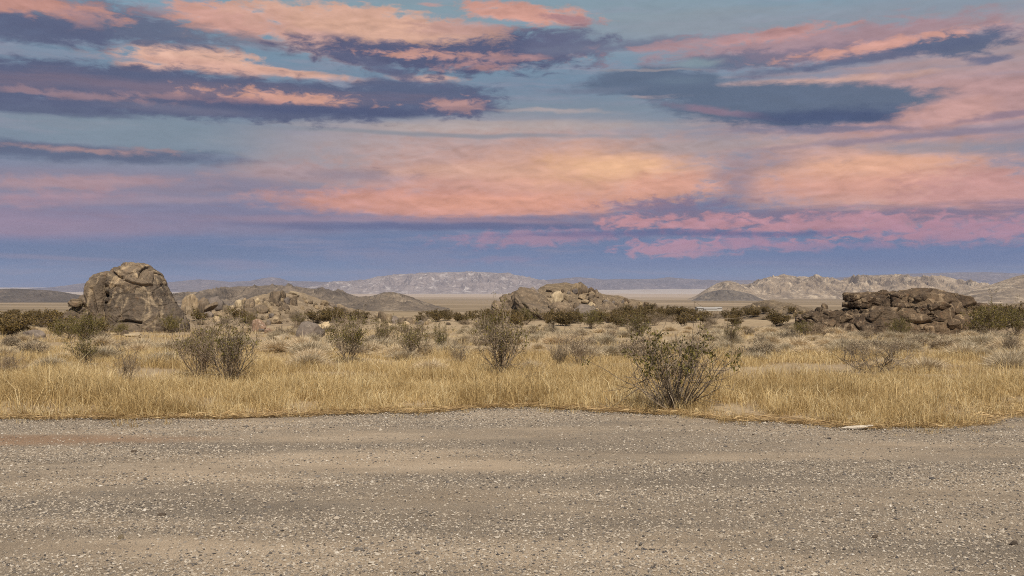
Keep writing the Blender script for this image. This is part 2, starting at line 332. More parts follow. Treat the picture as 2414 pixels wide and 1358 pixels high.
# ---- near hills as height fields above the plain
class Mound:
    def __init__(s, prof, d0, front, back, seed, rough, p=1.6):
        s.d0, s.f, s.b, s.seed, s.rough, s.p = d0, front, back, seed, rough, p
        s.x = np.array([px_x(a, d0) for a, _ in prof]); s.zc = np.array([px_z(b, d0) for _, b in prof])
    def __call__(s, x, y):
        x, y = np.broadcast_arrays(np.asarray(x, float), np.asarray(y, float))
        g = gz(x, y); hc = np.interp(x, s.x, s.zc)-gz(x, np.full_like(y, s.d0)); hc = np.maximum(hc, 0)
        v = np.where(y < s.d0, (s.d0-y)/s.f, (y-s.d0)/s.b); v = np.clip(v, 0, 1)
        sh = np.cos(v*math.pi/2)**s.p
        n = f2(x, y, .25/s.rough, .25/s.rough, s.seed, 5, True)-.55
        n2 = f2(x, y, 1.1/s.rough, 1.1/s.rough, s.seed+5, 4)-.5
        z = g+hc*sh*(1+.0*n)+(n*.55+n2*.45)*s.rough*np.minimum(1, hc*sh*1.2/s.rough)
        return np.where((hc*sh <= 1e-3), g-1.0, z-.12)
    def build(s, name, m, nx, ny, label):
        xs = np.linspace(s.x[0], s.x[-1], nx); ys = np.linspace(s.d0-s.f*1.01, s.d0+s.b*1.01, ny)
        X, Y = np.meshgrid(xs, ys); Z = s(X, Y)
        me = mesh(name, np.stack([X, Y, Z], -1).reshape(-1, 3), [grid_faces(nx, ny)], m, True)
        return tag(link(name, me), label, 'hill', kind='structure')
moundC = Mound([(405, 765), (440, 752), (480, 742), (540, 728), (590, 716), (630, 703), (655, 694), (690, 689), (720, 697), (760, 712), (810, 727), (860, 738), (900, 748), (930, 757)], 90, 24, 22, 11, .8)
moundF = Mound([(1130, 765), (1165, 732), (1195, 716), (1240, 698), (1262, 684), (1290, 673), (1330, 669), (1365, 674), (1395, 688), (1415, 697), (1450, 700), (1480, 704), (1510, 713), (1545, 724), (1580, 735), (1620, 745), (1660, 752)], 112, 22, 26, 21, 1.5)
moundI = Mound([(1690, 752), (1740, 738), (1775, 726), (1790, 714), (1815, 709), (1850, 716), (1875, 726), (1910, 738), (1960, 750)], 120, 20, 20, 31, .8)
moundG = Mound([(1850, 795), (1900, 772), (1950, 762), (2050, 752), (2150, 745), (2250, 745), (2330, 742), (2420, 742), (2520, 760), (2600, 790)], 54, 10, 24, 35, .4)
MOUNDS = (moundC, moundF, moundI, moundG)
def surf(x, y):
    g = gz(x, y); z = g
    for m in MOUNDS:
        if np.any((y > m.d0-m.f) & (y < m.d0+m.b) & (x > m.x[0]) & (x < m.x[-1])): z = np.maximum(z, m(x, y))
    return z
_ds = np.geomspace(8.5, 900, 260)
def hit(px, py, dmin=8.5):
    """where the sight line through a photo pixel meets the ground"""
    ds = _ds
    for _ in range(2):
        xs = px_x(px, ds); k = np.nonzero((surf(xs, ds) >= px_z(py, ds)) & (ds >= dmin))[0]
        if not len(k): d = 900.; break
        d = ds[k[0]]; ds = np.linspace(ds[max(k[0]-1, 0)], d, 12)
    return float(px_x(px, d)), float(d), float(surf(np.array([px_x(px, d)]), np.array([d]))[0])

# ---- ground material
def ground_mat():
    m, t, b = mat('desert_ground', .95)
    g = t.new('ShaderNodeNewGeometry').outputs['Position']
    sp = t.new('ShaderNodeSeparateXYZ'); t.l.new(g, sp.inputs[0]); Y = sp.outputs[1]
    flat = t.vmath('MULTIPLY', g, (1, 1, 0))
    n1 = t.noise(flat, .35, 5, .6); n2 = t.noise(flat, 3.0, 6, .65); n3 = t.noise(flat, 30, 4, .7)
    soil = t.mix(t.map(n1, .35, .65), (.35, .27, .17), (.28, .205, .125))
    soil = t.mix(t.map(n2, .5, .68, 0, .6), soil, (.44, .345, .23))
    soil = t.mix(t.map(n2, .46, .3, 0, .55), soil, (.20, .145, .09))
    soil = t.mix(.4, soil, t.mix(1.0, soil, t.ramp(n3, [(.3, (.5, .5, .5)), (.7, (1.5, 1.5, 1.5))]), 'MULTIPLY'))
    # the far plain: scrub-covered flats, pale washes and a playa, as patches stretched along the valley
    f1 = t.noise(t.vmath('MULTIPLY', g, (.0016, .0055, 0)), 1.0, 6, .6); f2_ = t.noise(t.vmath('MULTIPLY', g, (.012, .03, 0)), 1.0, 6, .65)
    scrub = t.mix(t.map(f2_, .35, .65), (.13, .10, .062), (.24, .18, .11))
    far = t.mix(t.map(f1, .45, .6), scrub, (.33, .25, .165))
    c = t.mix(t.map(Y, 95, 330), soil, far)
    far2 = t.mix(t.map(f1, .4, .62), (.36, .28, .21), (.42, .345, .275))
    c = t.mix(t.map(Y, 2300, 4200), c, far2)
    c = t.mix(t.math('MULTIPLY', t.map(Y, 5600, 6400), t.map(f1, .38, .5)), c, (.47, .41, .355))
    t.put(b.inputs['Base Color'], c)
    bump(t, b, t.math('ADD', n2, t.math('MULTIPLY', n3, .3)), .6, .05)
    return m
M_ground = ground_mat()
def build_ground():
    ys = np.concatenate([np.linspace(-40, 3, 12)[:-1], np.geomspace(3, 14500, 640)]); nx = 420
    s = np.linspace(-1, 1, nx); s = np.sign(s)*np.abs(s)**1.15
    W = 9+.78*np.maximum(ys, 0)+np.where(ys < 3, 20*sstep(3, -10, ys), 0)
    X = s[None, :]*W[:, None]; Y = np.repeat(ys[:, None], nx, 1); Z = gz(X, Y)
    me = mesh('ground', np.stack([X, Y, Z], -1).reshape(-1, 3), [grid_faces(nx, len(ys))], M_ground, True)
    tag(link('ground', me), 'sandy desert ground running from the gravel out to the far plain', 'ground', kind='structure')
build_ground()

# ---- gravel
def gravel_mat():
    m, t, b = mat('gravel', .9)
    g = t.new('ShaderNodeNewGeometry').outputs['Position']; flat = t.vmath('MULTIPLY', g, (1, 1, 0))
    big = t.noise(t.vmath('MULTIPLY', flat, (.22, 1.1, 1)), 1.0, 5, .6); mid = t.noise(t.vmath('MULTIPLY', flat, (1.2, 3, 1)), 1.0, 5, .6)
    dirt = t.mix(t.map(mid, .35, .65), (.40, .31, .215), (.47, .375, .27))
    v1c = t.voro(t.vmath('ADD', flat, t.noise(flat, 40, 2, .5, 0, 'Color')), 62, 'F1', 'Color'); v1d = t.voro(t.vmath('ADD', flat, t.noise(flat, 40, 2, .5, 0, 'Color')), 62)
    sx = t.new('ShaderNodeSeparateColor'); t.l.new(v1c, sx.inputs[0])
    stone = t.ramp(sx.outputs[0], [(0, (.12, .11, .105)), (.22, (.25, .225, .20)), (.55, (.38, .335, .28)), (.85, (.48, .43, .37)), (1, (.60, .56, .50))])
    cover = t.math('GREATER_THAN', t.math('ADD', sx.outputs[1], t.map(big, .36, .64, -.35, .3)), .42)
    c = t.mix(t.math('MULTIPLY', cover, t.map(v1d, .62, .4)), dirt, stone)
    fine = t.noise(flat, 160, 3, .7)
    c = t.mix(.5, c, t.mix(1.0, c, t.ramp(fine, [(.3, (.5, .5, .5)), (.7, (1.5, 1.5, 1.5))]), 'MULTIPLY'))
    red = t.vmath('LENGTH', t.vmath('MULTIPLY', t.vmath('SUBTRACT', flat, (-5.0, 8.8, 0)), (.55, 3.4, 0)))
    c = t.mix(t.map(t.math('ADD', red, t.math('MULTIPLY', mid, .8)), 1.7, .9, 0, .9), c, (.46, .30, .19))
    t.put(b.inputs['Base Color'], c)
    h = t.math('MULTIPLY', t.map(v1d, .7, .0), t.math('MULTIPLY', cover, sx.outputs[2]))
    bump(t, b, t.math('ADD', h, t.math('MULTIPLY', fine, .25)), 1.0, .015)
    return m
M_gravel = gravel_mat()
def g_und(x, y):
    return .004+.02*(f2(x, y, .55, 1.4, 61, 4))
def build_gravel():
    xs = np.linspace(-17, 17, 500); n = 150
    v = np.linspace(0, 1, n)**.5
    e = edge(xs)
    Y = -30+(e[None, :]+30)*v[:, None]; X = np.repeat(xs[None, :], n, 0)
    Z = gz(X, Y)+.004+(g_und(X, Y)-.004)*sstep(0, .5, e[None, :]-Y+.05)
    me = mesh('gravel_lot', np.stack([X, Y, Z], -1).reshape(-1, 3), [grid_faces(len(xs), n)], M_gravel, True)
    tag(link('gravel_lot', me), 'grey brown gravel pull-off in the foreground', 'gravel', kind='structure')
    # loose stones lying on it
    rng = np.random.default_rng(5)
    N = 210000
    y = 4.2+6.9*rng.random(N)**.9; x = (rng.random(N)*2-1)*(.62*y+.9)
    big = f2(x, y, .22, 1.1, 77, 4); keep = (y < edge(x)-.02+.25*rng.random(N)**2) & (rng.random(N) < np.clip((big-.38)*4.5+.22, .06, 1)*(1-.85*sstep(1.4, .8, np.hypot((x+5)*.55, (y-8.8)*3.4))))
    x, y = x[keep], y[keep]; N = len(x)
    r = .0035+.0075*rng.random(N)**2.2; bigk = rng.random(N) < .005; r[bigk] *= 2.1
    B = np.array([[1, 0, 0], [-1, 0, 0], [0, 1, 0], [0, -1, 0], [0, 0, 1], [0, 0, -1]], float)
    FF = np.array([[0, 2, 4], [2, 1, 4], [1, 3, 4], [3, 0, 4], [2, 0, 5], [1, 2, 5], [3, 1, 5], [0, 3, 5]])
    V = B[None]*(.75+.5*rng.random((N, 6, 1)))*r[:, None, None]
    V[:, :, 0] *= (.8+.8*rng.random(N))[:, None]; V[:, :, 2] *= (.45+.4*rng.random(N))[:, None]
    V += rng.normal(0, .18, V.shape)*r[:, None, None]
    a = rng.random(N)*6.283; ca, sa = np.cos(a)[:, None], np.sin(a)[:, None]
    vx, vy = V[:, :, 0]*ca-V[:, :, 1]*sa, V[:, :, 0]*sa+V[:, :, 1]*ca
    z0 = gz(x, y)+g_und(x, y)
    V = np.stack([vx+x[:, None], vy+y[:, None], V[:, :, 2]+(z0+r*.18)[:, None]], -1)
    Fa = (FF[None]+np.arange(N)[:, None, None]*6).reshape(-1, 3)
    m, t, b = mat('loose_stone', .85)
    rn = t.new('ShaderNodeAttribute', attribute_name='rnd').outputs['Fac']
    t.put(b.inputs['Base Color'], t.ramp(rn, [(0, (.06, .055, .055)), (.2, (.17, .15, .13)), (.5, (.32, .272, .215)), (.8, (.395, .342, .275)), (.98, (.46, .41, .34)), (1, (.62, .58, .52))]))
    me = mesh('gravel_stones', V.reshape(-1, 3), [Fa], m, False, {'rnd': np.repeat(rng.random(N), 6)})
    tag(link('gravel_stones', me), 'loose pale and dark gravel stones strewn over the pull-off', 'stones', kind='stuff')
build_gravel()

# ---- far hills and mountains
def range_mat(name, base, dark, light, sc, lightamt=.5, bandz=1.0):
    m, t, b = mat(name, .95)
    g = t.new('ShaderNodeNewGeometry').outputs['Position']
    n1 = t.noise(t.vmath('MULTIPLY', g, (1, .6, 1.5)), sc, 6, .65, .5); n2 = t.noise(g, sc*6, 6, .7); n3 = t.noise(t.vmath('MULTIPLY', g, (1, .5, 1*bandz)), sc*2.4, 6, .6, 1.0)
    c = t.mix(t.map(n1, .38, .62), dark, base)
    c = t.mix(t.map(n3, .66-.16*lightamt, .76-.16*lightamt, 0, .9), c, light)
    c = t.mix(.6, c, t.mix(1.0, c, t.ramp(n2, [(.32, (.5, .5, .52)), (.68, (1.5, 1.5, 1.45))]), 'MULTIPLY'))
    t.put(b.inputs['Base Color'], c)
    bump(t, b, t.math('ADD', n2, n3), .8, .12/sc)
    return m
def hill_range(name, prof, d, depth, seed, m, label, gully=1.0, rough=.35, crest=.03, nx=420, ny=90, foot=.9):
    pxs = np.array([p[0] for p in prof], float); pys = np.array([p[1] for p in prof], float)
    u = np.linspace(pxs[0], pxs[-1], nx); x = px_x(u, d)
    row = np.interp(u, pxs, pys)
    hc = px_z(row, d)-gz(x, np.full(nx, d)); hc = np.maximum(hc, 0)
    hm = hc.max()
    v = np.linspace(-1, 1, ny)
    X = np.repeat(x[None, :], ny, 0); Y = d+v[:, None]*depth+0*X
    X = X*(Y/d)                                        # the range fans out along the valley
    sh = (1-np.abs(v))**foot
    sh = np.where(np.abs(v) > .999, 0, sh)[:, None]
    q = 1/(hm*2.2*gully)
    n = f2(X+.25*hm*f2(X, Y, q*2, q*2, seed+9, 3), Y*.4, q*1.6, q*.9, seed, 6, True)-.6
    n2 = f2(X, Y, q*3.2, q*3.2, seed+3, 5)-.5
    env = np.minimum(1, (1-sh)*3.0)*np.minimum(1, sh*4)
    Z = hc[None, :]*sh*(1+env*n*1.1*rough*2)+hm*rough*(n*.9+n2*.35)*env*np.minimum(1, hc/hm*2.5)[None, :]
    Z += (f2(X, Y, q*7, q*7, seed+7, 4, True)-.6)*hm*crest*np.minimum(1, hc/hm*3)[None, :]*np.minimum(1, sh*4)
    G = gz(X, Y)
    Z = G+Z-.02*hm*(1-np.minimum(1, sh*12))-.01*hm
    me = mesh(name, np.stack([X, Y, Z], -1).reshape(-1, 3), [grid_faces(nx, ny)], m, True)
    return tag(link(name, me), label, 'hill' if 'hill' in name else 'mountain', kind='structure')
M_farridge = range_mat('far_ridge_rock', (.22, .19, .20), (.15, .135, .15), (.34, .30, .29), .004)
M_lav = range_mat('pale_mountain_rock', (.33, .28, .265), (.24, .205, .20), (.52, .47, .45), .0035, .75)
M_brownhill = range_mat('brown_hill_rock', (.20, .16, .125), (.115, .095, .08), (.29, .235, .18), .03, .6)
M_greyhill = range_mat('grey_hill_rock', (.15, .125, .11), (.105, .09, .08), (.22, .18, .15), .012)
M_buff = range_mat('buff_range_rock', (.36, .285, .21), (.20, .16, .125), (.47, .385, .29), .012, .8)
M_darkfoot = range_mat('dark_foothill_rock', (.17, .145, .122), (.115, .10, .09), (.24, .195, .15), .02)
hill_range('mountain_ridge', [(-160, 694), (40, 684), (130, 677), (180, 669), (215, 666), (240, 667), (380, 667), (440, 661), (470, 658), (500, 660), (540, 664), (590, 662), (620, 655), (640, 653), (660, 655), (680, 662), (720, 663), (770, 664), (850, 664), (950, 676)], 11500, 1500, 51, M_farridge, 'lavender ridge along the horizon behind the domed boulder', 1.3, .25, .04)
hill_range('mountain', [(640, 692), (700, 684), (760, 672), (800, 665), (860, 659), (890, 652), (930, 647), (1000, 644), (1080, 641), (1150, 641), (1200, 645), (1240, 652), (1275, 661), (1300, 668), (1330, 676), (1350, 684)], 8800, 1500, 53, M_lav, 'pale streaked mountain in the middle distance left of the rocky hill', .7, .45, .015, 560, 120)
hill_range('blue_mountain_ridge', [(1240, 672), (1290, 659), (1330, 656), (1360, 653), (1395, 655), (1420, 659), (1460, 657), (1500, 658), (1545, 657), (1575, 653), (1610, 656), (1680, 661), (1740, 661), (1900, 660), (2000, 652), (2050, 648), (2130, 645), (2240, 642), (2330, 641), (2420, 645), (2560, 650), (2700, 664)], 12500, 1300, 55, M_farridge, 'blue ridge on the horizon behind the rocky hill and buff range', 1.0, .25, .03)
hill_range('grey_hill', [(-330, 705), (-200, 692), (-60, 690), (0, 681), (30, 680), (80, 682), (130, 685), (175, 693), (210, 699), (260, 706), (330, 712)], 2000, 330, 57, M_greyhill, 'dark grey brown hill left of the domed boulder', .9, .3, .03)
hill_range('brown_hill', [(360, 712), (420, 694), (470, 688), (510, 681), (560, 675), (620, 673), (650, 671), (690, 675), (730, 679), (760, 680), (800, 687), (840, 699), (880, 708), (930, 716)], 900, 180, 59, M_brownhill, 'brown hill behind the boulder field', .7, .5, .03, 420, 100)
hill_range('low_brown_hill', [(780, 722), (820, 708), (850, 699), (880, 697), (905, 689), (925, 688), (950, 694), (975, 703), (1000, 712), (1030, 721), (1060, 727)], 520, 60, 63, M_brownhill, 'small brown hill with a rounded top right of the boulder field', .7, .4, .07, 300, 80)
hill_range('buff_mountain_range', [(1640, 706), (1700, 690), (1740, 676), (1775, 666), (1800, 656), (1850, 648), (1880, 652), (1920, 651), (1960, 655), (1980, 661), (2005, 656), (2030, 650), (2080, 649), (2120, 651), (2180, 652), (2220, 653), (2260, 661), (2310, 668), (2360, 676), (2440, 692), (2520, 704)], 3600, 650, 65, M_buff, 'craggy buff mountain range behind the dark outcrop', .55, .5, .09, 620, 130, .95)
hill_range('buff_hill', [(1600, 714), (1640, 697), (1660, 684), (1690, 667), (1715, 661), (1735, 665), (1760, 676), (1790, 692), (1820, 708), (1850, 716)], 2700, 300, 67, M_buff, 'rounded buff hill left of the craggy range', .7, .35, .03, 260, 80)
hill_range('dark_foothill', [(1610, 718), (1640, 703), (1665, 690), (1700, 682), (1725, 684), (1745, 687), (1770, 693), (1795, 704), (1815, 712), (1840, 718)], 2250, 130, 69, M_darkfoot, 'dark grey foothill at the base of the rounded buff hill', .6, .35, .03, 220, 60)
hill_range('tan_hill', [(2180, 716), (2240, 700), (2290, 684), (2330, 672), (2370, 658), (2395, 650), (2425, 645), (2500, 640), (2600, 644), (2700, 660), (2850, 700)], 1900, 420, 71, M_buff, 'tan hillside rising at the right edge', 1.0, .25, .03, 320, 90)

M_hill_soil = rock_mat('hill_rubble', (.17, .133, .092), (.10, .078, .055), (.30, .235, .16), 1.3, .8, (.24, .15, .08), .15)
M_hill_tan = rock_mat('tan_rubble', (.36, .275, .18), (.21, .16, .105), (.46, .37, .255), 1.0, .8, (.3, .2, .12), .12)
moundC.build('rocky_slope', M_hill_tan, 240, 110, 'tan stony slope behind the boulder field')
moundF.build('hill', M_hill_soil, 320, 140, 'brown rocky hill in the middle of the view')
moundI.build('rubble_hill', M_hill_soil, 160, 80, 'low rubble hill between the rocky hill and the dark outcrop')
moundG.build('sandy_rise', M_hill_tan, 200, 90, 'sandy rise the dark outcrop stands on')

# ================================================================ rocks
M_bigrock = rock_mat('brown_granite', (.165, .13, .096), (.09, .073, .058), (.38, .30, .20), .8, .6, (.28, .165, .09), .12)
M_varnish = rock_mat('dark_varnished_rock', (.132, .096, .063), (.064, .047, .035), (.32, .245, .165), .9, .7, (.19, .095, .045), .13)
M_brownrock = rock_mat('brown_boulder_rock', (.185, .142, .10), (.10, .08, .06), (.34, .27, .185), 1.3, .5, (.25, .15, .08), .07)
M_tanrock = rock_mat('tan_boulder_rock', (.30, .235, .155), (.175, .135, .09), (.42, .34, .235), 1.1, .6, (.34, .2, .11), .07)
M_palerock = rock_mat('pale_boulder_rock', (.46, .375, .25), (.30, .235, .155), (.56, .48, .35), 1.1, .5, (.42, .28, .16), .06)
M_greyrock = rock_mat('grey_boulder_rock', (.21, .175, .15), (.135, .115, .10), (.31, .265, .22), 1.4, .4, (.2, .15, .11), .05)
M_redrock = rock_mat('reddish_boulder_rock', (.36, .235, .155), (.24, .16, .115), (.60, .50, .40), 1.3, .7, (.4, .19, .1), .05)
ROCKM = {'brown': M_brownrock, 'tan': M_tanrock, 'pale': M_palerock, 'grey': M_greyrock, 'dark': M_varnish, 'reddish': M_redrock}

_ico = {}
def ico(l):
    if l not in _ico:
        bm = bmesh.new(); bmesh.ops.create_icosphere(bm, subdivisions=l, radius=1)
        V = np.array([v.co[:] for v in bm.verts]); Fc = np.array([[v.index for v in f.verts] for f in bm.faces]); bm.free(); _ico[l] = (V, Fc)
    return _ico[l]
def boulder_geo(seed, lvl=4, size=(1, 1, 1), cuts=11, rough=.13, blk=1.3, blkamp=.09, groove=.06):
    """a boulder one unit across its half width, standing on z = 0"""
    rng = np.random.default_rng(seed); V, Fc = ico(lvl); p = V.copy()
    for _ in range(cuts):
        n = rng.normal(size=3); n /= np.linalg.norm(n); d = rng.uniform(.55, .86)
        p -= np.maximum(p@n-d, 0)[:, None]*n*rng.uniform(.8, 1)
    p *= 1+rough*2*(fbm(p*1.3+seed*3.1, seed, 3)-.5)[:, None]
    w1, w2, cid = worley(p*np.array([1, 1, 1.4])*blk+seed*1.7+.25*fbm(p*3, seed+5, 2)[:, None], seed)
    p *= 1+(blkamp*(cid-.5)*2*sstep(0, .22, w2-w1)-groove*(1-sstep(0, .09, w2-w1)))[:, None]
    w1, w2, cid = worley(p*np.array([1, 1, 1.3])*blk*2.7+seed*.7, seed+30)
    p *= 1+(.05*(cid-.5)*sstep(0, .2, w2-w1)-.035*(1-sstep(0, .1, w2-w1)))[:, None]
    p += V*(.06*(fbm(p*5+seed, seed+2, 4)-.5)+.02*(fbm(p*17, seed+4, 2)-.5))[:, None]
    p *= np.asarray(size)
    lo = -.42*size[2]; p[:, 2] = np.maximum(p[:, 2], lo-.02*V[:, 2]*0)-lo
    return p, Fc
PROTO = []
for k in range(12):
    rg = np.random.default_rng(900+k)
    p, fc = boulder_geo(100+k, 4, (1, rg.uniform(.75, 1), rg.uniform(.62, .95)), int(rg.integers(15, 24)))
    me = mesh('boulder', p, [fc], M_brownrock, True)
    top = p[:, 2].max(); PROTO.append((me, top))
def set_mat(o, m):
    o.material_slots[0].link = 'OBJECT'; o.material_slots[0].material = m
rr = random.Random(11)
def boulder(px, py, w, h, col, label, group=None, proto=None, d=None, rz=None, tilt=None, sink=.12, name='boulder'):
    """w, h in photo pixels: the boulder's real size follows from the distance at which its foot meets the ground"""
    if d is None: x, y, z = hit(px, py)
    else: x, y = px_x(px, d), d; z = float(surf(np.array([x]), np.array([y]))[0])
    me, top = PROTO[rr.randrange(12) if proto is None else proto]
    o = link(name, me, None, (x, y, z-sink*h*y/F))
    sx = w/2*y/F*1.08; sz = h*(1+sink)*y/F/top
    o.scale = (sx, sx*rr.uniform(.8, 1.1), sz); o.rotation_euler = (0 if tilt is None else R(rr.uniform(-8, 8)), R(tilt or rr.uniform(-9, 9)), R(rr.uniform(-35, 35) if rz is None else rz)+(math.pi if rr.random() < .5 and rz is None else 0))
    set_mat(o, ROCKM[col]); tag(o, label, name.split('_')[-1], group)
    return o

def seg_dist(x, z, pts):
    best = np.full(len(x), 1e9)
    for (ax, az), (bx, bz) in zip(pts[:-1], pts[1:]):
        vx, vz = bx-ax, bz-az; t = np.clip(((x-ax)*vx+(z-az)*vz)/(vx*vx+vz*vz+1e-9), 0, 1)
        best = np.minimum(best, np.hypot(x-ax-t*vx, z-az-t*vz))
    return best
def profile_rock(rows, d, half_depth, seed, n_theta=150, n_row=90, blk=.8, amp=.16, groove=.14, fine=.08, sq=.75, dy=0.0, joints=(), veins=()):
    """solid rock whose half widths at each height are given; depth and surface are its own"""
    rows = sorted(rows, key=lambda r: -r[0]); py = np.array([r[0] for r in rows], float)
    t = np.linspace(0, 1, n_row); row = py[0]+(py[-1]-py[0])*t
    xl = np.interp(-row, -py, [r[1] for r in rows]); xr = np.interp(-row, -py, [r[2] for r in rows])
    k = np.ones(5)/5
    for arr in (xl, xr): arr[2:-2] = np.convolve(arr, k, 'valid')
    z = px_z(row, d); xc = (px_x(xl, d)+px_x(xr, d))/2; hw = (px_x(xr, d)-px_x(xl, d))/2; hwm = hw.max()
    hd = half_depth*(.55+.45*hw/hwm)*(1-.25*t**2)
    end = np.sqrt(np.clip(1-np.clip((t-.93)/.07, 0, 1)**2, 0, 1)); end[-1] = .02
    th = np.linspace(0, 2*math.pi, n_theta, endpoint=False); c, s = np.cos(th), np.sin(th)
    cx = np.sign(c)*np.abs(c)**sq; sy = np.sign(s)*np.abs(s)**sq
    X = xc[:, None]+(hw*end)[:, None]*cx[None]; Y = d+dy+(hd*end)[:, None]*sy[None]; Z = np.repeat(z[:, None], n_theta, 1)
    P = np.stack([X, Y, Z], -1).reshape(-1, 3)
    N = np.stack([np.repeat(c[None], n_row, 0), np.repeat(s[None], n_row, 0), np.repeat((.25+.9*t**4)[:, None], n_theta, 1)], -1).reshape(-1, 3)
    q = P+.35*np.stack([fbm(P*.9+9, seed+20, 3), fbm(P*.9+29, seed+21, 3), fbm(P*.9+49, seed+22, 3)], -1)
    w1, w2, cid = worley(q*np.array([1, 1, 1.5])*blk, seed)
    disp = amp*(cid-.5)*2*sstep(0, .16, w2-w1)-groove*(1-sstep(0, .07, w2-w1))
    w1, w2, cid = worley(q*np.array([1.0, 1.0, 1.6])*blk*2.6+5, seed+3)
    disp += .4*(amp*(cid-.5)*sstep(0, .2, w2-w1)-groove*.6*(1-sstep(0, .08, w2-w1)))
    disp += fine*2*(fbm(P*1.8, seed+1, 5, True)-.55)+.25*fine*(fbm(P*9, seed+2, 3)-.5)
    wob = .07*(fbm(P*2.2+70, seed+40, 3)-.5); vein = np.zeros(len(P)); front = P[:, 1] < d+dy+.2
    for pts, w, dep in joints:
        a = seg_dist(P[:, 0]+wob, P[:, 2]+wob, [(px_x(u, d), px_z(v, d)) for u, v in pts]); disp -= dep*np.where(front, np.exp(-(a/w)**2), 0)
    for pts, w in veins:
        a = seg_dist(P[:, 0]+1.6*wob, P[:, 2]-wob, [(px_x(u, d), px_z(v, d)) for u, v in pts]); vein = np.maximum(vein, np.where(front, np.exp(-(a/w)**2), 0))
    P = P+N*disp[:, None]; profile_rock.vein = np.append(vein, 0)
    cap = len(P); P = np.vstack([P, [[xc[-1], d+dy, z[-1]+.02]]])
    i = np.arange(n_row-1)[:, None]*n_theta+np.arange(n_theta)[None]; j = np.arange(n_row-1)[:, None]*n_theta+(np.arange(n_theta)[None]+1) % n_theta
    Q = np.stack([i, j, j+n_theta, i+n_theta], -1).reshape(-1, 4)
    a = (n_row-1)*n_theta+np.arange(n_theta); T = np.stack([a, (n_row-1)*n_theta+(np.arange(n_theta)+1) % n_theta, np.full(n_theta, cap)], -1)
    return P, Q, T
def rock_part(name, parent, m, rows, d, hd, seed, label=None, **kw):
    P, Q, T = profile_rock(rows, d, hd, seed, **kw)
    if parent is not None: P = P-np.array(parent.location)
    o = link(name, mesh(name, P, [Q, T], m, True, {'vein': profile_rock.vein}), parent)
    if label: o['label'] = label
    return o
def empty(name, loc, label, cat, group=None):
    o = bpy.data.objects.new(name, None); C.objects.link(o); o.location = loc; o.empty_display_size = .1
    return tag(o, label, cat, group)

# the great domed boulder on the left
DB = 49.0
big = empty('domed_boulder', (px_x(330, DB), DB, px_z(782, DB)), 'huge domed brown boulder standing alone on the left, split by a tall fissure', 'boulder')
rock_part('rock_face', big, M_bigrock, [(792, 262, 437), (775, 262, 435), (760, 261, 433), (740, 258, 423), (720, 256, 411), (700, 256, 400), (680, 258, 390), (665, 266, 382), (655, 280, 374), (649, 300, 360)], DB, 1.9, 301, blk=.5, amp=.05, groove=.03, n_theta=340, n_row=170, fine=.085,
    joints=[([(259, 690), (266, 694), (276, 692)], .10, .45), ([(263, 700), (263, 720), (268, 750), (275, 778)], .07, .4), ([(258, 713), (276, 712)], .05, .25), ([(310, 657), (330, 655), (352, 658)], .05, .2), ([(316, 757), (330, 752), (366, 757)], .05, .25),
            ([(340, 660), (334, 678)], .04, .2), ([(285, 668), (300, 670), (325, 666)], .05, .2), ([(380, 690), (398, 722), (404, 750)], .04, .12), ([(300, 768), (312, 745), (330, 730)], .04, .10), ([(290, 700), (283, 722), (277, 748)], .05, .14)],
    veins=[([(302, 690), (292, 702), (282, 716), (280, 724)], .07), ([(313, 670), (312, 692), (303, 718)], .055), ([(270, 762), (276, 748), (283, 735)], .06), ([(328, 700), (322, 722)], .05), ([(352, 668), (372, 690), (392, 722)], .05), ([(285, 655), (280, 672)], .07), ([(360, 700), (385, 716)], .04)])
rock_part('side_slab', big, M_bigrock, [(792, 246, 284), (770, 240, 280), (740, 231, 274), (715, 221, 270), (695, 215, 270), (678, 215, 272), (662, 221, 276), (652, 231, 278), (645, 242, 276), (640, 253, 270)], DB, 1.2, 302, blk=.35, amp=.05, groove=.03, joints=[([(228, 660), (226, 690)], .06, .2), ([(244, 680), (248, 700), (256, 735)], .06, .22)], veins=[([(243, 676), (238, 700), (235, 712)], .09), ([(232, 715), (240, 745)], .10)], dy=-.38, n_theta=160, n_row=110, fine=.06)
rock_part('cap_rock', big, M_bigrock, [(690, 268, 376), (678, 262, 380), (670, 259, 384), (660, 258, 381), (650, 261, 374), (643, 264, 366), (637, 269, 357), (631, 278, 346), (627, 290, 335), (623, 304, 322)], DB, 1.52, 303, blk=.6, amp=.09, groove=.07, dy=-.04, joints=[([(350, 632), (352, 656)], .06, .2), ([(285, 640), (300, 650), (312, 655)], .05, .2)], veins=[([(318, 628), (302, 645), (290, 662), (284, 676)], .09), ([(306, 650), (298, 668)], .07), ([(266, 645), (285, 650)], .08)], n_theta=220, n_row=80, fine=.08)
rock_part('foot_slab', big, M_bigrock, [(792, 296, 376), (778, 298, 372), (768, 302, 366), (760, 310, 358), (756, 322, 345)], DB, 1.0, 304, blk=.5, amp=.05, groove=.05, dy=-1.5, n_theta=140, n_row=50, fine=.05)
fl = empty('boulder', (px_x(205, DB+1), DB+1, px_z(785, DB+1)), 'sloping brown boulder leaning against the left side of the domed boulder', 'boulder')
rock_part('rock_face', fl, M_brownrock, [(800, 172, 262), (780, 165, 256), (760, 162, 250), (742, 166, 244), (728, 174, 238), (714, 188, 233), (706, 199, 228), (702, 206, 222)], DB+1, 1.3, 305, blk=.8, amp=.16, groove=.14, n_theta=150, n_row=80)
rock_part('top_block', fl, M_brownrock, [(722, 181, 212), (714, 180, 214), (708, 184, 212), (705, 190, 205)], DB+1, .5, 306, blk=1.4, amp=.06, groove=.06, dy=-.7, n_theta=90, n_row=30)

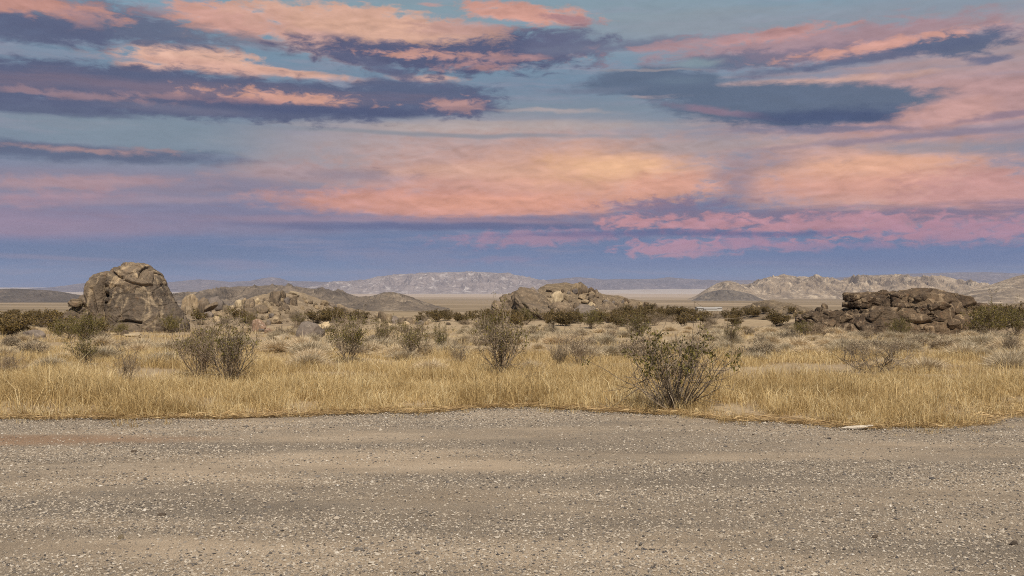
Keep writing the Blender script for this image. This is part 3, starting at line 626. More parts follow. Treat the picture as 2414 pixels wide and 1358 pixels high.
# the dark layered outcrop on the right
DG = 46.0
oc = empty('rock_outcrop', (px_x(2100, DG), DG, px_z(790, DG)), 'dark brown layered rock outcrop with ledges and hollows on the right', 'rock')
def G(name, rows, hd, seed, dy=0, **kw): rock_part(name, oc, M_varnish, rows, DG, hd, seed, dy=dy, **{**dict(blk=.75, amp=.15, groove=.16, n_theta=200, n_row=80), **kw})
G('lower_slab', [(800, 1930, 2260), (780, 1938, 2250), (765, 1945, 2240), (750, 1962, 2228), (738, 1968, 2215), (729, 1984, 2195), (722, 1994, 2170)], 2.3, 311, -.6, n_theta=300)
G('domed_slab', [(800, 2125, 2296), (780, 2118, 2286), (765, 2112, 2275), (750, 2106, 2262), (730, 2105, 2250), (712, 2108, 2238), (700, 2114, 2230), (693, 2122, 2222), (688, 2130, 2206), (685, 2150, 2190)], 2.1, 312, -.45, blk=.45, amp=.1, n_theta=260)
G('upper_ledge', [(724, 1992, 2112), (714, 1986, 2110), (704, 1984, 2104), (697, 1986, 2098), (693, 1994, 2090)], 1.0, 313, -.45, blk=1.1)
G('middle_block', [(748, 2052, 2125), (735, 2054, 2122), (718, 2056, 2116), (705, 2060, 2110), (697, 2066, 2100), (694, 2072, 2092)], .8, 314, -1.2, blk=1.2)
G('side_ledge', [(778, 1886, 1975), (765, 1881, 1985), (752, 1880, 1992), (742, 1888, 1995), (734, 1902, 1990), (729, 1922, 1982)], 1.2, 315, -.3, blk=1.3, amp=.22)
G('rounded_bulge', [(785, 1990, 2085), (770, 1994, 2084), (755, 1998, 2082), (742, 2004, 2078), (732, 2014, 2070), (727, 2024, 2058)], .9, 316, -2.0, blk=.6, amp=.07)
G('corner_block', [(800, 1888, 1952), (785, 1884, 1956), (772, 1884, 1955), (762, 1892, 1948), (757, 1900, 1938)], 1.0, 317, -1.0, blk=1.3)
G('capping_slab', [(696, 2124, 2228), (690, 2121, 2228), (686, 2132, 2212), (682, 2148, 2186)], 1.1, 318, -.15, blk=.6, amp=.05, groove=.06, n_row=30)
G('red_hollow', [(752, 2112, 2180), (740, 2110, 2182), (728, 2112, 2180), (720, 2120, 2172)], .6, 319, -1.9, blk=1.5, amp=.14)
G('balanced_stone', [(700, 2060, 2082), (693, 2059, 2080), (687, 2061, 2077), (684, 2064, 2073)], .22, 320, -.7, blk=2.5, amp=.04, groove=.04, n_theta=60, n_row=24)
rng_o = np.random.default_rng(71)
for px, py, w, h, dy in ((1990, 716, 44, 18, -.5), (2030, 705, 34, 18, -1.2), (2098, 712, 40, 26, -1.5), (2138, 700, 36, 18, -1.7), (2176, 716, 44, 20, -2.1), (2212, 728, 40, 26, -1.9), (2196, 758, 50, 24, -2.3), (2245, 765, 46, 30, -1.7), (2140, 770, 56, 26, -2.4),
                         (2085, 768, 44, 26, -2.3), (1972, 745, 46, 20, -1.3), (1940, 738, 40, 16, -.6), (1915, 748, 34, 18, -1.0), (1965, 770, 60, 26, -1.8), (2160, 688, 50, 10, -.8), (2206, 694, 36, 12, -.9), (2040, 694, 24, 9, -.4), (2010, 695, 20, 8, -.2), (2098, 695, 22, 9, .1), (1948, 722, 26, 12, .2)):
    p, fc = boulder_geo(700+px, 4, (1, .9, .8), 26, .07, 1.6, .08, .08); s_ = w/2*DG/F; zz = h/2*DG/F; p[:, 2] -= p[:, 2].max()/2
    p = p*np.array([s_, s_*.9, zz/p[:, 2].max()]); a_ = rng_o.uniform(-.35, .35); p[:, 0], p[:, 2] = p[:, 0]*math.cos(a_)-p[:, 2]*math.sin(a_), p[:, 0]*math.sin(a_)+p[:, 2]*math.cos(a_)
    link('rock_block', mesh('rock_block', p, [fc], M_varnish, True), oc, (px_x(px, DG)-oc.location[0], dy, px_z(py, DG)-oc.location[2]))
ob = empty('rock_outcrop', (px_x(2310, 60), 60, px_z(765, 60)), 'lower broken rock outcrop behind the right end of the dark layered outcrop', 'rock')
for nm, rows, hd, sd_, dy in (('left_block', [(775, 2220, 2312), (745, 2226, 2310), (725, 2232, 2304), (710, 2238, 2292), (701, 2243, 2280), (696, 2252, 2270)], 1.8, 331, 0),
                             ('middle_ledge', [(770, 2280, 2375), (740, 2286, 2372), (722, 2296, 2360), (714, 2310, 2345)], 1.5, 332, .8), ('rounded_dome', [(775, 2325, 2450), (748, 2338, 2440), (733, 2346, 2430), (722, 2360, 2412), (717, 2374, 2400)], 1.7, 333, -.8)):
    rock_part(nm.replace('left_block', 'tall_block'), ob, M_varnish if sd_ != 333 else M_brownrock, rows, 60, hd, sd_, dy=dy, blk=.8, amp=.18, groove=.18, n_theta=150, n_row=60)
boulder(2045, 781, 52, 28, 'dark', 'low oval boulder lying at the foot of the dark outcrop, below its hollow', d=43.2, proto=3)
boulder(2268, 778, 22, 12, 'tan', 'small tan boulder at the right foot of the dark outcrop', d=43.5)
boulder(1905, 796, 30, 12, 'dark', 'flat dark stone at the left foot of the dark outcrop', d=43)

# tilted slabs on the left end of the rocky hill
def slab(px, py, d, L, W, T, dip, rz, seed, col, label):
    p, fc = boulder_geo(seed, 5, (L, W, T), 18, .1, 1.5, .10, .08); p[:, 2] -= T*.42
    d = hit(px, py)[1]-T*.6
    o = link('rock_slab', mesh('rock_slab', p, [fc], ROCKM[col], True), None, (px_x(px, d), d, px_z(py, d)))
    o.rotation_euler = (R(28), R(dip), R(rz)); tag(o, label, 'rock')
slab(1258, 728, 97, 4.2, 2.4, 1.5, 33, 4, 411, 'brown', 'large tilted brown slab on the left end of the rocky hill, above a long dark crack')
slab(1222, 724, 94, 2.9, 2.0, 1.5, 40, -5, 412, 'brown', 'tilted brown slab at the left corner of the rocky hill, pointing up')
slab(1196, 742, 92, 2.3, 1.6, .7, 38, 0, 413, 'brown', 'low tilted slab lying at the foot of the rocky hill, leftmost of the slabs')
slab(1290, 746, 91.5, 3.2, 1.6, .9, 30, 6, 414, 'brown', 'brown slab at the foot of the rocky hill behind green shrubs')
slab(1330, 736, 93, 2.4, 1.6, 1.4, 20, 0, 415, 'brown', 'blunt brown rock beside the pale boulders on the rocky hill')
slab(1375, 738, 94, 1.7, 1.2, 1.1, 12, 0, 416, 'grey', 'grey rounded rock at the foot of the rocky hill beside pale stones')
slab(1430, 733, 95, 2.2, 1.4, 1.0, 5, 0, 417, 'brown', 'broad brown rock low on the right slope of the rocky hill')
for px, py, w, h, c, lab in (
    (1310, 712, 38, 26, 'pale', 'large pale boulder high on the front of the rocky hill'), (1324, 724, 22, 14, 'pale', 'pale boulder just below the large pale one on the rocky hill'),
    (1318, 736, 14, 12, 'tan', 'small tan boulder under the pale boulders on the rocky hill'), (1395, 727, 24, 16, 'pale', 'pale boulder low on the right front of the rocky hill'),
    (1404, 738, 18, 12, 'pale', 'small pale boulder below another pale one on the right front of the rocky hill'), (1338, 741, 13, 14, 'pale', 'small upright pale boulder at the foot of the rocky hill'),
    (1372, 704, 22, 10, 'tan', 'flat tan boulder near the top right of the rocky hill'), (1392, 697, 20, 10, 'tan', 'tan boulder on the right shoulder of the rocky hill'), (1380, 715, 24, 9, 'tan', 'flat tan boulder in the middle of the right shoulder'),
    (1425, 742, 16, 8, 'pale', 'pale flat stone near the scrub at the right foot of the rocky hill'), (1444, 742, 12, 7, 'pale', 'small pale stone right of the flat one at the foot of the rocky hill')):
    boulder(px, py, w, h, c, lab)
R2 = random.Random(21)
def zone_boulders(n, zone, x0, x1, crest, foot, wr, cols, what):
    for _ in range(n):
        px = R2.uniform(x0, x1); top = crest(px); py = top+4+(foot-top-4)*R2.random()**.8
        w = R2.uniform(*wr)*(.6 if R2.random() < .6 else 1); c = R2.choice(cols)
        f = (px-x0)/(x1-x0); v = (py-top)/max(foot-top, 1)
        pos = ('left' if f < .33 else 'middle' if f < .67 else 'right')+' '+('upper' if v < .35 else 'middle' if v < .7 else 'lower')
        pos = {'middle middle': 'central'}.get(pos, pos); s = 'small' if w < (wr[0]+wr[1])/2 else 'mid-sized'
        boulder(px, py, w, w*R2.uniform(.5, .85), c, f'{s} {c} boulder on the {pos} part of {what}', f'{s} {c} boulders on the {pos} part of {what}', sink=.2)
crF = lambda px: float(np.interp(px, [1195, 1240, 1262, 1290, 1330, 1365, 1395, 1450, 1510, 1580], [716, 698, 684, 673, 669, 674, 688, 700, 713, 735]))
zone_boulders(88, 'F', 1235, 1560, crF, 742, (9, 32), ['brown', 'dark', 'brown', 'grey', 'tan', 'brown'], 'the rocky hill')
crC = lambda px: float(np.interp(px, [480, 540, 590, 630, 655, 690, 720, 760, 810, 860], [742, 728, 716, 703, 694, 689, 697, 712, 727, 738]))
zone_boulders(72, 'C', 590, 860, crC, 752, (7, 25), ['tan', 'brown', 'tan', 'grey', 'tan', 'brown'], 'the tan stony slope')
crI = lambda px: float(np.interp(px, [1740, 1775, 1790, 1815, 1850, 1875, 1910], [738, 726, 714, 709, 716, 726, 738]))
zone_boulders(20, 'I', 1735, 1905, crI, 742, (6, 20), ['brown', 'tan', 'brown', 'tan'], 'the low rubble hill')

# boulder field right of the domed boulder: centre column, foot row, width, height, colour, label
for px, py, w, h, c, lab in (
    (452, 735, 50, 42, 'tan', 'tall tan boulder just right of the domed boulder'), (446, 744, 26, 22, 'tan', 'tan boulder at the foot of the tall tan one beside the domed boulder'),
    (432, 716, 22, 24, 'brown', 'thin brown rock peeking out behind the right edge of the domed boulder'), (482, 738, 36, 34, 'brown', 'steep brown boulder left of the tilted slab'),
    (480, 726, 30, 26, 'brown', 'brown rock behind the steep boulder left of the tilted slab'), (505, 728, 40, 30, 'grey', 'broad grey brown boulder under the tilted slab'), (520, 729, 26, 24, 'grey', 'dark grey boulder with a shadowed hollow in the boulder field'),
    (542, 722, 30, 28, 'tan', 'upright pointed tan rock in the boulder field'), (540, 706, 22, 14, 'brown', 'dark brown rock perched on the pointed tan rock'), (532, 712, 22, 16, 'tan', 'tan rock beside the perched dark rock'),
    (562, 724, 24, 18, 'pale', 'pale boulder right of the pointed tan rock'), (588, 726, 32, 22, 'brown', 'squarish brown boulder in the middle of the boulder field'), (574, 718, 18, 16, 'tan', 'small tan boulder left of the squarish brown one'),
    (606, 716, 18, 14, 'pale', 'pale boulder right of the squarish brown one'), (617, 737, 36, 18, 'brown', 'rounded olive brown boulder on the sandy slope'), (586, 747, 42, 22, 'brown', 'low brown boulder pile in front of the squarish boulder'),
    (533, 738, 26, 18, 'tan', 'rounded tan boulder in front of the grey hollow boulder'), (541, 750, 16, 11, 'tan', 'small round tan boulder below the rounded tan one'), (546, 736, 16, 16, 'pale', 'small pale boulder with a sunlit top beside the rounded tan boulder'),
    (518, 748, 30, 14, 'tan', 'flat tan boulder left of the small round one'), (490, 748, 26, 14, 'grey', 'low grey boulder on the sand'), (464, 750, 22, 12, 'tan', 'low tan boulder on the sand nearest the domed boulder'),
    (512, 757, 20, 12, 'pale', 'pale stone on the sand in front of the flat tan boulder'), (556, 742, 14, 10, 'tan', 'small tan stone between the round and pale boulders'), (600, 735, 14, 12, 'tan', 'small tan stone beside the olive brown boulder'),
    (630, 722, 26, 20, 'brown', 'brown boulder at the left foot of the tan stony slope'), (648, 712, 34, 26, 'brown', 'large brown rock near the top of the tan stony slope'), (664, 702, 24, 18, 'brown', 'brown rock just left of the crest of the tan stony slope'),
    (692, 698, 30, 12, 'pale', 'pale rock capping the tan stony slope'), (675, 716, 18, 14, 'grey', 'dark grey rock with a hole in the tan stony slope'), (650, 742, 24, 14, 'tan', 'tan boulder at the foot of the tan stony slope, left part'),
    (644, 748, 32, 12, 'tan', 'flat tan boulder at the edge of the scrub left of the grey boulder'), (492, 716, 20, 14, 'tan', 'tan rock on the skyline left of the tilted slab'), (456, 706, 18, 10, 'brown', 'brown rock on the skyline beside the domed boulder')):
    boulder(px, py, w, h, c, lab, sink=.15)
o = boulder(500, 724, 44, 12, 'brown', 'tilted dark slab leaning on the grey boulder in the boulder field', proto=5, tilt=-38, rz=0, d=73)
o.location.z += .75
# single boulders nearer the road
boulder(732, 795, 66, 38, 'grey', 'smooth grey boulder half buried left of the middle creosote bushes', proto=2, rz=10)
boulder(765, 779, 40, 22, 'pale', 'pale yellowish boulder just behind the smooth grey boulder', proto=4)
boulder(612, 781, 36, 30, 'reddish', 'rounded reddish boulder with a white patch behind the large left bush', proto=1)
boulder(632, 786, 22, 14, 'reddish', 'small reddish stone against the rounded reddish boulder')
boulder(660, 803, 48, 16, 'pale', 'flat pale rock in front of the reddish boulder'); boulder(720, 807, 40, 14, 'pale', 'flat pale rock in front of the smooth grey boulder')
boulder(650, 762, 40, 18, 'tan', 'tan rock behind the reddish boulder'); boulder(84, 797, 52, 20, 'grey', 'grey boulder among the shrubs at the far left'); boulder(60, 803, 34, 12, 'tan', 'low tan boulder beside the far left grey one')
boulder(318, 793, 46, 10, 'pale', 'flat pale stone at the foot of the domed boulder'); boulder(296, 793, 22, 16, 'brown', 'small brown stone at the foot of the fissure in the domed boulder'); boulder(340, 796, 26, 7, 'tan', 'thin tan stone on the sand before the domed boulder'); boulder(398, 778, 16, 14, 'pale', 'small pale stone at the right foot of the domed boulder')
# little pile left of the rocky hill
for px, py, w, h, c, lab in ((902, 745, 26, 26, 'brown', 'tall brown boulder on the left of the small boulder pile'), (912, 735, 28, 24, 'tan', 'tan boulder capping the small boulder pile'), (898, 722, 16, 10, 'pale', 'pale boulder on top of the small boulder pile'),
    (880, 742, 22, 14, 'tan', 'flat tan boulder at the left end of the small boulder pile'), (928, 748, 24, 20, 'grey', 'grey boulder in the middle of the small boulder pile'), (946, 744, 22, 20, 'brown', 'brown boulder right of the middle of the small boulder pile'),
    (962, 746, 24, 20, 'brown', 'dark brown boulder near the right end of the small boulder pile'), (976, 744, 16, 14, 'tan', 'tan boulder at the right end of the small boulder pile'), (868, 738, 18, 10, 'brown', 'low brown boulder left of the small boulder pile'),
    (990, 750, 22, 12, 'grey', 'grey stone trailing right of the small boulder pile'), (915, 753, 20, 12, 'tan', 'tan stone in front of the small boulder pile'), (956, 756, 18, 10, 'pale', 'pale stone in front of the right end of the small boulder pile'), (1004, 753, 14, 10, 'tan', 'last small tan stone right of the boulder pile'), (940, 732, 14, 10, 'tan', 'small tan rock on the skyline of the boulder pile')):
    boulder(px, py, w, h, c, lab, d=84 if py < 750 else 78)
for px, py, w, h, c, lab in ((107, 738, 20, 14, 'brown', 'rounded brown boulder on the plain left of the domed boulder'), (95, 738, 12, 10, 'tan', 'tan boulder left of the rounded brown one on the plain'), (120, 738, 10, 6, 'tan', 'small tan boulder right of the rounded brown one on the plain'),
    (60, 737, 14, 5, 'tan', 'flat tan rock on the plain, far left'), (1135, 737, 30, 10, 'brown', 'low brown rock left of the rocky hill'), (1735, 742, 20, 10, 'brown', 'dark stone at the left foot of the low rubble hill'), (1722, 744, 14, 7, 'brown', 'small dark stone left of the low rubble hill')):
    boulder(px, py, w, h, c, lab, d=130 if px < 1700 else 118)

# ================================================================ plants
def blades(rng, root, h, wid, lean, az, curve=.5, droop=0.0):
    """tapering grass blades; root (n,3)"""
    n = len(root); dx, dy = np.cos(az), np.sin(az)
    fa = rng.random(n)*6.283; wx, wy = np.cos(fa)*wid/2, np.sin(fa)*wid/2
    m1 = np.stack([root[:, 0]+dx*h*lean*.35, root[:, 1]+dy*h*lean*.35, root[:, 2]+h*.55*np.cos(lean*.5)], -1)
    hh = h*np.maximum(np.cos(lean*(1+curve))*.45+.5, .05)
    tp = np.stack([root[:, 0]+dx*h*np.sin(np.minimum(lean*(1+curve), 1.5))*.95, root[:, 1]+dy*h*np.sin(np.minimum(lean*(1+curve), 1.5))*.95, root[:, 2]+hh-droop*h], -1)
    W = np.stack([wx, wy, np.zeros(n)], -1)
    V = np.stack([root-W, root+W, m1-W*.8, m1+W*.8, tp], 1).reshape(-1, 3)
    b = np.arange(n)[:, None]*5
    return V, b+np.array([[0, 1, 3, 2]]), b+np.array([[2, 3, 4]])

def grass():
    rng = np.random.default_rng(8)
    def field(n_cl, per, yfun, hrange, wid, spread, dens, xw=.64, stray=False):
        y = yfun(rng.random(n_cl)); x = (rng.random(n_cl)*2-1)*(xw*y+1.0)
        keep = dens(x, y) > rng.random(n_cl); x, y = x[keep], y[keep]; n = len(x)
        hc = rng.uniform(*hrange, n)*np.clip(.05+1.85*f2(x, y, .7, .9, 90, 3), .3, 1.5); cr = np.clip(rng.normal(0, .27, n)+f2(x, y, .7, .7, 91, 3), 0, 1); caz = rng.random(n)*6.283
        k = np.repeat(np.arange(n), per); N = len(k)
        rx = x[k]+rng.normal(0, spread, N); ry = y[k]+rng.normal(0, spread, N)
        ok = (ry > edge(rx)-.12*rng.random(N)**3-.02) | stray; k, rx, ry = k[ok], rx[ok], ry[ok]; N = len(k)
        off = np.arctan2(ry-y[k], rx-x[k]); az = off+rng.normal(0, .9, N); az = np.where(rng.random(N) < .35, caz[k]+rng.normal(0, .5, N), az)
        h = hc[k]*rng.uniform(.45, 1.15, N)*(.55+.45*np.maximum(sstep(-.1, .6, ry-edge(rx)), float(stray)))
        lean = np.clip(np.abs(rng.normal(.5, .38, N)), 0, 1.35)
        V, Q, T = blades(rng, np.stack([rx, ry, gz(rx, ry)-.01], -1), h, rng.uniform(.6, 1.3, N)*wid, lean, az, .7)
        return V, Q, T, np.repeat(np.clip(cr[k]*.8+.6*(rng.random(N)-.5)+.10, 0, 1), 5)
    dist = lambda x, y: y-edge(x)
    pat = lambda x, y, s, a=.9: f2(x, y, a, a*1.3, s, 3)
    out = [
        field(12500, 20, lambda u: 9.3+5.5*u, (.13, .34), .0046, .055, lambda x, y: sstep(-.05, .12, dist(x, y))*np.clip(1.5-.2*dist(x, y), .2, 1)*np.clip(sstep(.38, .56, pat(x, y, 95, 1.5))+.05, 0, 1)),
        field(5200, 5, lambda u: 9.3+5*u, (.26, .46), .0075, .06, lambda x, y: sstep(.15, .5, dist(x, y))*sstep(.42, .62, pat(x, y, 96, .7))),
        field(27000, 12, lambda u: 12+14*u**1.15, (.13, .30), .006, .10, lambda x, y: np.maximum(sstep(.38, .56, pat(x, y, 97, .7)), .45*sstep(16, 13, y))*np.clip(1.5-(y-12)/16, .25, 1)),
        field(700, 16, lambda u: 9.0+2.2*u, (.06, .16), .0045, .03, lambda x, y: sstep(-.75, -.1, dist(x, y))*sstep(.2, 0, dist(x, y))*sstep(.40, .62, pat(x, y, 99, 1.2))*.8, .64, True),
        field(17000, 8, lambda u: 19+38*u**1.3, (.12, .26), .012, .16, lambda x, y: sstep(.38, .58, pat(x, y, 98, .3))*.85),
    ]
    Vs, Qs, Ts, As, o = [], [], [], [], 0
    for V, Q, T, A in out: Vs.append(V); Qs.append(Q+o); Ts.append(T+o); As.append(A); o += len(V)
    me = mesh('dry_grass', np.vstack(Vs), [np.vstack(Qs), np.vstack(Ts)], M_grass, False, {'rnd': np.concatenate(As)})
    tag(link('dry_grass', me), 'golden dry grass growing thick along the gravel and thinning out behind', 'grass', kind='stuff')
    # fallen straw matted along the edge of the gravel
    N = 21000; x = (rng.random(N)*2-1)*8.2; y = edge(x)+.03+np.abs(rng.normal(0, .22, N))*np.where(x > 4.6, 3.0, 1.0)-.14*rng.random(N)**2
    az = np.where(rng.random(N) < .7, rng.normal(0, .45, N)+math.pi*(rng.random(N) < .5), rng.random(N)*6.28)
    L = rng.uniform(.05, .24, N); w = rng.uniform(.003, .007, N); z = gz(x, y)+.012+.035*rng.random(N)**2+.02*(y < edge(x))
    d = np.stack([np.cos(az), np.sin(az), rng.normal(0, .10, N)], -1); nn = np.stack([-np.sin(az), np.cos(az), rng.normal(0, .5, N)], -1)
    c = np.stack([x, y, z], -1); bend = nn*(rng.normal(0, .12, N)*L)[:, None]
    V = np.stack([c-d*L[:, None]/2, c-nn*w[:, None]/2+bend, c+d*L[:, None]/2, c+nn*w[:, None]/2+bend], 1).reshape(-1, 3); V[:, 2] = np.maximum(V[:, 2], gz(V[:, 0], V[:, 1])+.006)
    me = mesh('straw_litter', V, [np.arange(N)[:, None]*4+np.arange(4)[None]], M_thatch, False, {'rnd': np.repeat(rng.random(N), 4)})
    tag(link('straw_litter', me), 'matted fallen straw and plant litter along the edge of the gravel', 'straw', kind='stuff')
grass()

def grow(seed, n_stems, h, spread, lv, seg=5, r0=.009, up=.25, wob=.22, base_r=.06, first=.25, lenk=(.5, .5)):
    """branch polylines by level; lv = children per branch at each further level"""
    rg = np.random.default_rng(seed); levels = [[] for _ in range(len(lv)+1)]
    def run(p, d, L, r, lvl):
        pts = [p]; rad = [r]
        for s in range(seg):
            d = d+rg.normal(0, wob, 3)*np.array([1, 1, .6])+np.array([0, 0, up*(.6 if lvl else 1)])*.35; d /= np.linalg.norm(d)
            p = p+d*L/seg
            if p[2] < .01: p[2] = .01
            pts.append(p); rad.append(r*(1-.7*(s+1)/seg))
        levels[lvl].append((np.array(pts), np.array(rad)))
        if lvl < len(lv):
            for _ in range(lv[lvl]):
                t = rg.uniform(first if lvl == 0 else .2, 1)*seg; i = min(int(t), seg-1); q = pts[i]+(pts[i+1]-pts[i])*(t-i)
                dd = d*.55+rg.normal(0, .62, 3)+np.array([0, 0, up]); dd /= np.linalg.norm(dd)
                run(q, dd, L*lenk[min(lvl, len(lenk)-1)]*rg.uniform(.6, 1.15), r*.5, lvl+1)
    for k in range(n_stems):
        a = rg.random()*6.283; el = (rg.random()**.7)*spread
        d = np.array([math.cos(a)*math.sin(el), math.sin(a)*math.sin(el), math.cos(el)])
        b = np.array([math.cos(a)*base_r*rg.random(), math.sin(a)*base_r*rg.random(), -.02])
        run(b, d, h*rg.uniform(.65, 1.0), r0*rg.uniform(.6, 1.1), 0)
    return levels
def tubes(levels, rmin=.0022, sides=3, rg=None):
    V, Fq, A, o = [], [], [], 0
    rg = rg or np.random.default_rng(1)
    for lvl in levels:
        if not lvl: continue
        P = np.array([a for a, _ in lvl]); r = np.maximum(np.array([b for _, b in lvl]), rmin); n, m, _ = P.shape
        T = np.gradient(P, axis=1); T /= np.linalg.norm(T, axis=2, keepdims=True)+1e-9
        ref = np.where(np.abs(T[:, :, 2:3]) < .9, np.array([0, 0, 1.0]), np.array([1.0, 0, 0])); U = np.cross(T, ref); U /= np.linalg.norm(U, axis=2, keepdims=True)+1e-9; W = np.cross(T, U)
        a = np.arange(sides)*2*math.pi/sides
        ring = P[:, :, None]+r[:, :, None, None]*(U[:, :, None]*np.cos(a)[None, None, :, None]+W[:, :, None]*np.sin(a)[None, None, :, None])
        V.append(ring.reshape(-1, 3)); A.append(np.repeat(rg.random(n), m*sides))
        i = o+np.arange(n)[:, None, None]*m*sides+np.arange(m-1)[None, :, None]*sides+np.arange(sides)[None, None]
        j = o+np.arange(n)[:, None, None]*m*sides+np.arange(m-1)[None, :, None]*sides+((np.arange(sides)+1) % sides)[None, None]
        Fq.append(np.stack([i, j, j+sides, i+sides], -1).reshape(-1, 4)); o += n*m*sides
    return np.vstack(V), np.vstack(Fq), np.concatenate(A)
def leaves(rg, tips, per, size, zmin=0.0, jit=.03, keep=1.0, along=(.3, 1.0)):
    P = np.array([a for a, _ in tips]); n, m, _ = P.shape
    k = np.repeat(np.arange(n), per); t = rg.uniform(*along, len(k))*(m-1); i = np.minimum(t.astype(int), m-2); f = (t-i)[:, None]
    c = P[k, i]*(1-f)+P[k, i+1]*f+rg.normal(0, jit, (len(k), 3))
    tipk = rg.random(n)[k] < keep; ok = (c[:, 2] > zmin*(.7+.6*rg.random(len(k)))) & tipk; c = c[ok]; N = len(c)
    u = rg.normal(size=(N, 3)); u[:, 2] = np.abs(u[:, 2])+.3; u /= np.linalg.norm(u, axis=1, keepdims=True); w = np.cross(u, rg.normal(size=(N, 3))); w /= np.linalg.norm(w, axis=1, keepdims=True)+1e-9
    s = size*rg.uniform(.6, 1.3, N)[:, None]
    V = np.stack([c-u*s, c+w*s*.5, c+u*s, c-w*s*.5], 1).reshape(-1, 3)
    return V, np.arange(N)[:, None]*4+np.arange(4)[None], np.repeat(rg.random(N), 4)
def plant(name, cat, seed, branch_mat, leaf_m, g, leaf=None, rmin=.0022, sub='branches', fol='foliage'):
    rg = np.random.default_rng(seed+1); lev = grow(seed, **g)
    root = empty(name, (0, 0, 0), '', cat)
    top = np.percentile(np.concatenate([a[-1:, 2] for a, _ in lev[-1]]), 99)
    lev = [[(a/top, b) for a, b in l] for l in lev]
    V, Q, A = tubes(lev, rmin, 3, rg); link(sub, mesh(sub, V, [Q], branch_mat, False, {'rnd': A}), root)
    if leaf:
        V, Q, A = leaves(rg, lev[-1], **leaf); link(fol, mesh(fol, V, [Q], leaf_m, False, {'rnd': A}), root)
    return root
used = set()
def put(proto, px, py, hpx, label, group=None, rz=None, wide=1.0, d=None, sink=.02):
    if d is None: x, y, z = hit(px, py)
    else: x, y = px_x(px, d), d; z = float(surf(np.array([x]), np.array([y]))[0])
    s = hpx*y/F
    loc = (x, y, z-sink); rz = rr.uniform(0, 6.28) if rz is None else rz; sc = (s*wide, s*wide, s)
    if proto.name not in used:
        used.add(proto.name); proto.location = loc; proto.rotation_euler = (0, 0, rz); proto.scale = sc; proto['label'] = label
        if group: proto['group'] = group
        return proto
    return dup(proto, loc, rz, sc, label, group)

GC = dict(n_stems=20, h=1.0, spread=.85, lv=(6, 5), r0=.010, up=.3, wob=.16, base_r=.07)
creo = [plant('creosote_bush', 'bush', 500+k, M_bark, M_olive, {**GC, **e}, lf) for k, (e, lf) in enumerate([
    (dict(n_stems=52, spread=1.15, lv=(3, 3), wob=.12, up=.2, base_r=.10, r0=.009), dict(per=16, size=.017, zmin=.40, jit=.022, keep=.30)),            # open, leaf clumps at the tips
    (dict(n_stems=24, spread=.8, lv=(6, 5)), dict(per=8, size=.015, zmin=.45, jit=.02, keep=.38)),
    (dict(n_stems=20, spread=.9, lv=(6, 5)), dict(per=10, size=.016, zmin=.38, jit=.022, keep=.52)),
    (dict(n_stems=16, spread=.7, lv=(6, 5)), dict(per=10, size=.016, zmin=.34, jit=.022, keep=.52)),
    (dict(n_stems=22, spread=1.05, lv=(6, 4)), dict(per=12, size=.018, zmin=.25, jit=.025, keep=.85))])]
far = [plant('creosote_bush', 'bush', 540+k, M_bark_dk, M_olive_far, dict(n_stems=12, h=1.0, spread=.95, lv=(5, 4), seg=4, r0=.012, up=.3, wob=.2, base_r=.1), dict(per=8, size=.04, zmin=.16, jit=.045, keep=1.0), .006) for k in range(4)]
dry = [plant('dry_shrub', 'shrub', 560+k, M_bark, M_drygrey, {**GC, **e}, dict(per=3, size=.013, zmin=.2, jit=.015, keep=.5), sub='twigs', fol='dry_leaves') for k, e in enumerate([
    dict(n_stems=16, spread=1.0, lv=(7, 6), r0=.008), dict(n_stems=22, spread=1.15, lv=(6, 6), r0=.007), dict(n_stems=12, spread=.85, lv=(7, 6), r0=.009)])]
bare = plant('bare_shrub', 'shrub', 570, M_bark, M_drygrey, dict(n_stems=11, h=1.1, spread=1.25, lv=(6, 5, 3), seg=6, r0=.016, up=.12, wob=.34, base_r=.12, lenk=(.55, .5, .5)), dict(per=1, size=.012, zmin=.3, jit=.01, keep=.4), sub='twigs', fol='dry_leaves')
deadb = plant('dead_shrub', 'shrub', 571, M_bark_dk, M_drygrey, dict(n_stems=26, h=.9, spread=1.5, lv=(4, 4), seg=5, r0=.014, up=0.0, wob=.3, base_r=.2), dict(per=1, size=.014, zmin=.1, jit=.02, keep=.4), sub='twigs', fol='dry_leaves')
low = [plant('low_shrub', 'shrub', 580+k, M_bark, M_drygrey, dict(n_stems=34, h=.9, spread=1.35, lv=(5, 3), seg=4, r0=.016, up=.15, wob=.3, base_r=.25), dict(per=9, size=.03, zmin=.15, jit=.05, keep=1), .008, 'twigs', 'dry_leaves') for k in range(3)]
